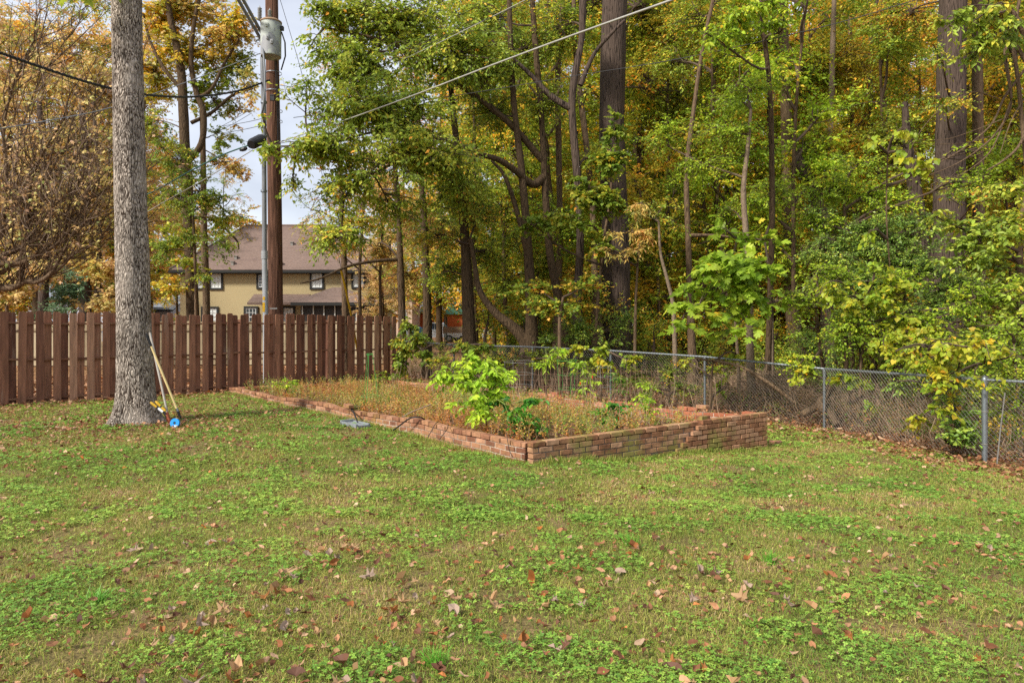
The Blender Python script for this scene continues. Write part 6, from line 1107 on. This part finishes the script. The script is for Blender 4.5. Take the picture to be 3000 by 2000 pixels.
# ------------------------------------------------------------------ bed plants
def bush(name, label, u_, v_, h, rads, leafm, size, tmpl=OVAL6, cov=1.3, n=3, stems=3, per=6, tw=.18, cat='pepper plant', group=None, droop=.5, base=None, fruit=0, blobs=None):
    p = bedpt(u_, v_) if base is None else base; root = thing(name, label, cat, p, group); m, lb, wb = MB(), MB(), MB()
    m.tubes([[p[0], p[1], p[2]-.05], [p[0], p[1], p[2]+h*.25], [p[0]+.01, p[1], p[2]+h*.6]], [.012, .010, .005], 7); m.build('stem', M_TWIG, root)
    bl = blobs or [(R.uniform(-.4, .4)*rads, R.uniform(-.3, .3)*rads, h*(.4+.5*i/max(1, n-1)), rads*R.uniform(.6, .95), h*.25) for i in range(n)]
    for (dx, dy, dz, rx, rz) in bl: grow(wb, lb, p+[0, 0, h*.2], p+[dx, dy, dz], (rx, rx, rz), cov, size, tmpl, per, tw, .007, droop, nbm=5, up=.8)
    wb.build('branches', plain('green_stem', '#6f7a3a', .7) if 'green_stem' not in bpy.data.materials else bpy.data.materials['green_stem'], root); lb.build('leaves', leafm, root)
    for i in range(fruit):
        c = p+[R.uniform(-.6, .6)*rads, R.uniform(-.5, .1)*rads, h*R.uniform(.3, .6)]; m = MB(); m.lathe(c, [(.001, -.045), (.008, -.03), (.012, 0), (.011, .015), (.001, .02)], 10)
        m.build('pepper', plain('red_pepper', '#c0231a', .3) if 'red_pepper' not in bpy.data.materials else bpy.data.materials['red_pepper'], root, smooth=True)
def Pz(x, y, s): return P(x, y, s)
bush('pepper_plant', 'large lime-green pepper bush, the tallest plant in the bed', 0, 0, 1.0, .5, L_PEPPER, .088, base=Pz(1425, 1262, 214), cov=2.1, tw=.2,
     blobs=[(-.42, .1, .80, .30, .14), (-.05, .05, .95, .32, .12), (-.3, .1, .95, .25, .1), (.1, .05, .85, .25, .12), (.18, .0, .74, .28, .16), (-.22, .0, .62, .30, .14), (.02, -.05, .50, .28, .12), (-.12, -.08, .30, .20, .10), (.22, -.05, .55, .2, .14), (-.48, .1, .70, .16, .12), (-.30, -.1, .38, .16, .08), (0, -.1, .22, .18, .07)])
bush('pepper_plant', 'darker green pepper plant close beside the large lime-green bush', 0, 0, .55, .35, L_DARKPEP, .085, base=Pz(1512, 1285, 222), cov=1.9, blobs=[(-.15, .1, .45, .22, .10), (.08, .1, .50, .2, .10), (.15, 0, .22, .22, .12), (-.02, 0, .30, .2, .1), (.25, 0, .10, .16, .10)])
bush('pepper_plant', 'big-leaved green plant leaning over the green wire cage', 0, 0, .95, .3, L_PEPPER, .14, base=Pz(1600, 1160, 152), cov=1.1, tmpl=LONG, blobs=[(.0, 0, .85, .25, .10), (-.12, 0, .62, .16, .12), (.15, 0, .88, .2, .08)])
bush('pepper_plant', 'yellow-green pepper plant directly behind the rusty wire panel', 0, 0, .8, .3, L_PEPPER, .10, base=Pz(1718, 1170, 156), cov=1.1, blobs=[(.0, 0, .65, .22, .16), (.05, 0, .40, .2, .14), (-.1, 0, .2, .16, .1)], fruit=2)
bush('pepper_plant', 'slender leafy plant inside the small grey cage near the fence', 0, 0, .65, .25, L_DARKPEP, .075, base=Pz(1800, 1175, 160), cov=.9, tmpl=LONG, blobs=[(.0, 0, .45, .2, .18), (.0, 0, .2, .18, .1)])
bush('pepper_plant', 'bushy mid-green pepper plant with a red pepper behind the front wall', 0, 0, .5, .3, L_DARKPEP, .075, base=Pz(1785, 1262, 200), cov=1.4, blobs=[(.0, 0, .38, .24, .12), (-.05, 0, .20, .22, .1), (.12, 0, .12, .2, .08)], fruit=2)
bush('pepper_plant', 'small upright yellow-green pepper plant close to the planter corner', 0, 0, .62, .2, L_PEPPER, .06, base=Pz(1898, 1248, 192), cov=1.3, blobs=[(.0, 0, .45, .17, .14), (-.02, 0, .25, .19, .1), (.02, 0, .60, .08, .08)])
bush('weed_plant', 'small broad-leaved green weed by the far corner of the bed nearest the wooden fence', 0, 0, .3, .2, L_PEPPER, .08, base=Pz(838, 1152, 134), cov=1.2, cat='weed')
bush('weed_plant', 'green weed growing close to the fence end inside the bed', 0, 0, .4, .2, L_VINE, .07, base=Pz(1105, 1150, 122), cov=1.0, cat='weed')

# dry weeds covering the bed
N = 4200; u_, v_ = R.uniform(.02, .97, N), R.uniform(.04, .80, N); p = bedpt(u_, v_); g_ = fbm(p[:, 0]*1.3, p[:, 1]*1.3, 41)
keep = (R.uniform(0, 1, N) < .30+.9*np.clip((fbm(p[:, 0]*.9+7, p[:, 1]*.9, 43)-.35)*2.5, 0, 1)) & ((u_ > .05) | (R.uniform(0, 1, N) < .5)); p = p[keep]; g_ = g_[keep]; N = len(p)
d = nrm(np.stack([R.normal(0, .35, N), R.normal(0, .35, N), np.ones(N)], 1)); L = R.uniform(.10, .46, N)*(.6+.7*g_)
wb, lb = MB(), MB(); r0 = np.clip(1.12-1.6*g_+R.normal(0, .14, N), 0, 1)
twigs(lb, wb, p, d, L, 12, .036, OVAL, r0, 0., .5, .8, .0020)
for k in range(2):
    dd = nrm(d+R.normal(0, .5, (N, 3))); twigs(lb, wb, p+d*(L*.35)[:, None], dd, L*.6, 8, .034, OVAL, r0, 0., .5, .8, .0016)
wd = lb.build('weeds', L_WEED); setk(wd, 'stuff', 'low rusty and olive weeds covering the soil of the raised bed', 'weeds')
ws = wb.build('weed_stems', M_DRY, wd)
# tall dry stalks
N = 260; u_, v_ = R.uniform(.04, .75, N), R.uniform(.5, .97, N); p = bedpt(u_, v_); m = MB(); e = p+np.stack([R.normal(0, .12, N), R.normal(0, .1, N), R.uniform(.3, .8, N)], 1); m.tubes(wobble(p, e, 5, .06), np.linspace(.0035, .0015, 5)[None].repeat(N, 0), 3)
o = m.build('dry_stalks', M_DRY); setk(o, 'stuff', 'thin dry stalks standing in the bed along the back wall', 'dry stalks')

# ------------------------------------------------------------------ lawn
def field(n, ymin, ymax, margin=.4, power=1.0):
    y = ymin+(ymax-ymin)*R.uniform(0, 1, n)**power; hw = y*1500/F+margin; x = R.uniform(-1, 1, n)*hw
    return x, y
def lawn_pts(n, y0, y1, power=1.):
    n = int(n*1.5); x, y = field(n, y0, y1, margin=2.4, power=power); k = (lawn_mask(x, y) > R.uniform(-.15, .5, n)) & ~in_bed(x, y, -.03); x, y = x[k], y[k]
    return x, y, gz(x, y)
patch = lambda x, y: .65*fbm(x*2.9+3, y*2.9+9, 77, 4)+.35*fbm(x*.8+1, y*.8+5, 78, 3)      # clover where high
dry = lambda x, y: .6*fbm(x*1.9+30, y*1.9, 99, 4)+.4*fbm(x*.6+30, y*.6, 98, 3)
bare = lambda x, y: fbm(x*2.6+60, y*2.6, 123, 4)
mb = MB()
for (n, y0, y1, hgt, wid) in ((190000, 2.7, 6.2, .038, .0040), (200000, 6.0, 11, .042, .0058), (210000, 10.8, 21, .046, .0095)):
    x, y, z = lawn_pts(n, y0, y1); c = patch(x, y); k = R.uniform(0, 1, len(x)) < np.clip(1.25-1.7*(c-.38), .45, 1)*np.clip(1-(bare(x, y)-.63)*12, .25, 1); x, y, z, c = x[k], y[k], z[k], c[k]; n = len(x)
    h = hgt*R.uniform(.4, 1.35, n); a_ = R.uniform(0, 2*pi, n); ln = R.uniform(.2, 1.6, n); wdt = wid*R.uniform(.6, 1.2, n); b_ = R.uniform(0, 2*pi, n)
    B0 = np.stack([x, y, z-.003], 1); W_ = np.stack([np.cos(b_), np.sin(b_), 0*b_], 1)*wdt[:, None]*.5; D_ = np.stack([np.cos(a_), np.sin(a_), 0*a_], 1)
    M_ = B0+D_*(h*ln*.35)[:, None]+np.array([0, 0, 1])*(h*.65)[:, None]; T__ = B0+D_*(h*ln)[:, None]; T__[:, 2] += h*np.clip(1.1-.45*ln, .25, 1)
    V = np.stack([B0-W_, B0+W_, M_+W_*.8, M_-W_*.8, T__], 1).reshape(-1, 3); i = np.arange(n)*5
    r = np.clip(.34+1.4*(dry(x, y)-.5)+R.normal(0, .2, n)-.5*(c-.5), 0, 1)
    mb.add(V, np.stack([i, i+1, i+2, i+3], 1), 0, r); mb.C.append((np.stack([i+3, i+2, i+4], 1)+(mb.n-len(V)), 0, r))
for (w0, w1) in ((bA, bB), (bA, bC)):
    n = 5200; q = R.uniform(0, 1, n)**.8; dd_ = (w1-w0)[:2]/np.linalg.norm((w1-w0)[:2]); nn2 = np.array([dd_[1], -dd_[0]])*(1 if w1 is bB else -1); of_ = abs(R.normal(0, .05, n))+.012
    x = w0[0]+(w1[0]-w0[0])*q+nn2[0]*of_; y = w0[1]+(w1[1]-w0[1])*q+nn2[1]*of_; z = gz(x, y); h = .075*R.uniform(.3, 1.3, n)*(.5+fbm(x*4, y*4, 3)); a_ = R.uniform(0, 2*pi, n); b_ = R.uniform(0, 2*pi, n)
    B0 = np.stack([x, y, z-.003], 1); W_ = np.stack([np.cos(b_), np.sin(b_), 0*b_], 1)*.003; D_ = np.stack([np.cos(a_), np.sin(a_), 0*a_], 1)*(h*R.uniform(.1, .8, n))[:, None]
    V = np.stack([B0-W_, B0+W_, B0+D_*.35+W_*.8+np.array([0, 0, 1])*(h*.6)[:, None], B0+D_*.35-W_*.8+np.array([0, 0, 1])*(h*.6)[:, None], B0+D_+np.array([0, 0, 1])*h[:, None]], 1).reshape(-1, 3); i = np.arange(n)*5; r = np.clip(R.normal(.3, .2, n), 0, 1)
    mb.add(V, np.stack([i, i+1, i+2, i+3], 1), 0, r); mb.C.append((np.stack([i+3, i+2, i+4], 1)+(mb.n-len(V)), 0, r))
gr = mb.build('grass', L_GRASS); setk(gr, 'stuff', 'short patchy lawn grass, green with straw-coloured blades', 'grass')
# clover and broadleaf ground cover
LEAFLET = T_([(0, 0, 0), (.5, .42, .06), (1.05, .2, .0), (.95, 0, -.05), (1.05, -.2, .0), (.5, -.42, .06)], [(0, 3, 2), (0, 2, 1), (0, 4, 3), (0, 5, 4)])
CLOV = (np.concatenate([np.stack([LEAFLET[0][:, 0]*math.cos(a_)-LEAFLET[0][:, 1]*math.sin(a_), LEAFLET[0][:, 0]*math.sin(a_)+LEAFLET[0][:, 1]*math.cos(a_), LEAFLET[0][:, 2]], 1) for a_ in (0, 2.09, 4.19)]), np.concatenate([LEAFLET[1]+6*i for i in range(3)]))
SIMPLE = T_([(1, 0, 0), (.3, .5, .05), (0, .95, 0), (-.35, .4, .05), (-.95, 0, 0), (-.3, -.45, .05), (0, -.9, 0), (.35, -.45, .05)], [(0, 1, 7), (1, 2, 3), (3, 4, 5), (5, 6, 7), (1, 3, 7), (3, 5, 7)])
mb = MB()
for (n, y0, y1, sz, tm) in ((62000, 2.7, 6.2, .0125, CLOV), (72000, 6.0, 11, .016, CLOV), (85000, 10.8, 20, .024, SIMPLE)):
    x, y, z = lawn_pts(n, y0, y1); c = patch(x, y)+.10*(vnoise(x*4, y*4, 8)-.5); k = R.uniform(0, 1, len(x)) < np.clip((c-.475)*9, .13, 1)*np.clip(1-(bare(x, y)-.62)*12, .2, 1)*(1 if y0 < 9 else .8); x, y, z, c = x[k], y[k], z[k], c[k]; n = len(x)
    pos = np.stack([x, y, z+R.uniform(.010, .035, n)+.09*np.clip(c-.5, 0, .35)], 1); a_ = R.uniform(0, 2*pi, n); d = np.stack([np.cos(a_), np.sin(a_), R.normal(0, .2, n)], 1); nv = np.stack([R.normal(0, .3, n), R.normal(-.15, .3, n), np.ones(n)], 1)
    put_leaves(mb, pos, d, nv, sz*R.uniform(.6, 1.25, n), tm, np.clip(.5+R.normal(0, .2, n)+.8*(fbm(x*.7, y*.7, 12)-.5), 0, 1))
cl = mb.build('clover', L_CLOVER); setk(cl, 'stuff', 'bright green clover and low weeds growing in patches through the lawn', 'clover')
# a few grass tufts
for i, (x, y, s) in enumerate(((1850, 1588, 400), (2255, 1640, 430), (1275, 1950, 600), (285, 1770, 500))):
    p = P(x, y, s); p[1] = F*EYE/(y-HOR); p[0] = (x-1500)/F*p[1]; p[2] = g1(p[0], p[1]); m = MB(); n = 60
    b0 = p+np.stack([R.normal(0, .02, n), R.normal(0, .02, n), 0*np.ones(n)], 1); e = b0+np.stack([R.normal(0, .04, n), R.normal(0, .04, n), R.uniform(.05, .10, n)], 1); m.tubes(wobble(b0, e, 4, .06), np.linspace(.0022, .0008, 4)[None].repeat(n, 0), 3)
    tag(m.build('grass_tuft', plain('tuft_green', '#5f9a2c', .5) if i == 0 else bpy.data.materials['tuft_green'], origin=tuple(p)), ['bright green grass tuft on the lawn below the planter corner', 'small grass tuft on the lawn out from the nearest fence post', 'grass tuft at the very front of the lawn', 'dandelion-like tuft in the front lawn on the tree side'][i], 'grass tuft')

# fallen leaves: the larger ones one by one, the rest as litter
def leafmesh(name, tmpl, curl, seed):
    rr = np.random.default_rng(seed); tv, tt = tmpl; tv = tv.copy(); tv[:, 0] -= .5
    tv[:, 2] += curl*(tv[:, 1]**2*2.2)+curl*.9*tv[:, 0]**2+rr.normal(0, .05, len(tv))+.03; m = MB(); m.add(tv, tt, 0, rr.uniform(0, 1)); return m
kinds = []
for nm, cols in (('tan', [(0, '#ab8b66'), (1, '#9c7850')]), ('rusty', [(0, '#8f5630'), (1, '#9f682f')]), ('dark brown', [(0, '#5f4030'), (1, '#6c4a38')]), ('pinkish pale', [(0, '#a08a78'), (1, '#8f7562')])):
    kinds.append((nm, leafmat('fallen_'+nm.replace(' ', '_'), cols, .12, .65)))
OAKL = MAPLE
protl = {}
for ki, (nm, mt_) in enumerate(kinds):
    for ti, (tn, tm) in enumerate((('ragged', RAG[0]), ('lobed', MAPLE), ('curled', RAG[2]))):
        protl[(ki, ti)] = (nm, tn, leafmesh('l', tm, [.35, .45, 1.5][ti], ki*7+ti), mt_, None)
cnt = 0; meshes = {}
x, y = field(4500, 3.0, 12.5, .0, 1.25); z = gz(x, y); ok = (lawn_mask(x, y) > .3) & ~in_bed(x, y, -.1); xx, yy, zz = x[ok], y[ok], z[ok]
order = np.argsort(yy)[:1500]; wgt = np.clip((fbm(xx*1.3+5, yy*1.3, 61)-.38)*4, .04, 1)[order]; order = R.choice(order, 270, replace=False, p=wgt/wgt.sum())
for j in order:
    ki = int(R.choice(4, p=[.36, .26, .16, .22])); ti = int(R.integers(0, 3)); nm, tn, mbb, mt_, _ = protl[(ki, ti)]
    if (ki, ti) not in meshes:
        o = mbb.build('fallen_leaf', mt_); meshes[(ki, ti)] = o
    else: o = meshes[(ki, ti)].copy(); S.collection.objects.link(o)
    sz = (R.uniform(.045, .08) if R.uniform() < .75 else R.uniform(.08, .12))*(.85 if ti else 1)
    o.location = (xx[j], yy[j], zz[j]+R.uniform(.025, .05)); o.scale = (sz, sz*R.uniform(.7, 1), sz); o.rotation_euler = (R.normal(0, .45), R.normal(0, .45), R.uniform(0, 6.28))
    zone = 'foreground lawn' if yy[j] < 5.2 else ('middle of the lawn' if yy[j] < 8 else 'lawn near the planter')
    sd_ = xx[j]/yy[j]; zone += ', tree-trunk side' if sd_ < -.42 else ', below the planter' if sd_ < .2 else ', chain-link side'
    tag(o, f'{nm} {tn} fallen leaf lying on the {zone}', 'fallen leaf', f'{nm} {tn} fallen leaves on the {zone}')
mb = MB()
def litter(mb, x, y, sz, r=None, up=.02, flat=.5, tm=OVAL6):
    n = len(x); z = gz(x, y); pos = np.stack([x, y, z+R.uniform(.004, up+.01, n)], 1); a_ = R.uniform(0, 2*pi, n); d = np.stack([np.cos(a_), np.sin(a_), R.normal(0, .3*flat*2, n)], 1); nv = np.stack([R.normal(0, flat, n), R.normal(0, flat, n), np.ones(n)], 1)
    szz = sz*R.uniform(.5, 1.3, n); rr_ = R.uniform(0, 1, n)
    for k_ in range(4): put_leaves(mb, pos[k_::4], d[k_::4], nv[k_::4], szz[k_::4], RAG[k_], rr_[k_::4])
x, y = field(10500, 3., 19.5, .2, .9); k = (lawn_mask(x, y) > .0) & ~in_bed(x, y, -.05); x, y = x[k], y[k]; litter(mb, x, y, .05, up=.04)
# denser near both fences and around the big trunk
x, y = field(60000, 8., 26, 1., .8); lm_ = lawn_mask(x, y); k = (lm_ < 1.3+1.2*(fbm(x*.8, y*.8, 51)-.5)) & (lm_ > -2.5) & ~in_bed(x, y, -.05); x, y = x[k], y[k]; k = R.uniform(0, 1, len(x)) < np.clip(1.0-.42*np.clip(lawn_mask(x, y)-.15, 0, 3)-.35*(x < -3), .12, 1); litter(mb, x[k], y[k], .08, up=.06, flat=.6)
x, y = field(9000, 8, 19, .2); k = (lawn_mask(x, y) > 0) & ~in_bed(x, y, -.05) & (R.uniform(0, 1, 9000) < np.clip(.15-x*.12, .15, 1)); litter(mb, x[k], y[k], .06, up=.05, flat=.6)
n = 1800; a_ = R.uniform(0, 2*pi, n); rr = .3+abs(R.normal(0, 1.6, n)); litter(mb, TX[0]+np.cos(a_)*rr, TX[1]+np.sin(a_)*rr, .065, up=.04)
n = 3500; x, y = field(n, 24, 60, 2); litter(mb, x, y, .16, up=.1)
n = 6000; q = R.uniform(0, 1, n); sx = FB[0]+(FC[0]-FB[0])*q*1.1-.6; sy = FB[1]+(FC[1]-FB[1])*q*1.1; off = R.uniform(.2, 7, n); litter(mb, sx-off*.5, sy+off, .09, up=.05)
li = mb.build('leaf_litter', L_DEAD); setk(li, 'stuff', 'small brown dead leaves scattered over the lawn and thick along the fences', 'leaf litter')
mb = MB(); n = 2600; p = bedpt(R.uniform(.02, .98, n), R.uniform(.03, .97, n)); a_ = R.uniform(0, 2*pi, n); put_leaves(mb, p+np.stack([0*a_, 0*a_, R.uniform(.0, .05, n)], 1), np.stack([np.cos(a_), np.sin(a_), R.normal(0, .3, n)], 1), np.stack([R.normal(0, .5, n), R.normal(0, .5, n), np.ones(n)], 1), R.uniform(.04, .09, n), OVAL6, R.uniform(0, 1, n))
o = mb.build('bed_leaf_litter', L_DEAD); setk(o, 'stuff', 'dead leaves lying on the soil of the raised bed', 'leaf litter')
print('verts', sum(len(o.data.vertices) for o in S.objects if o.type == 'MESH'))
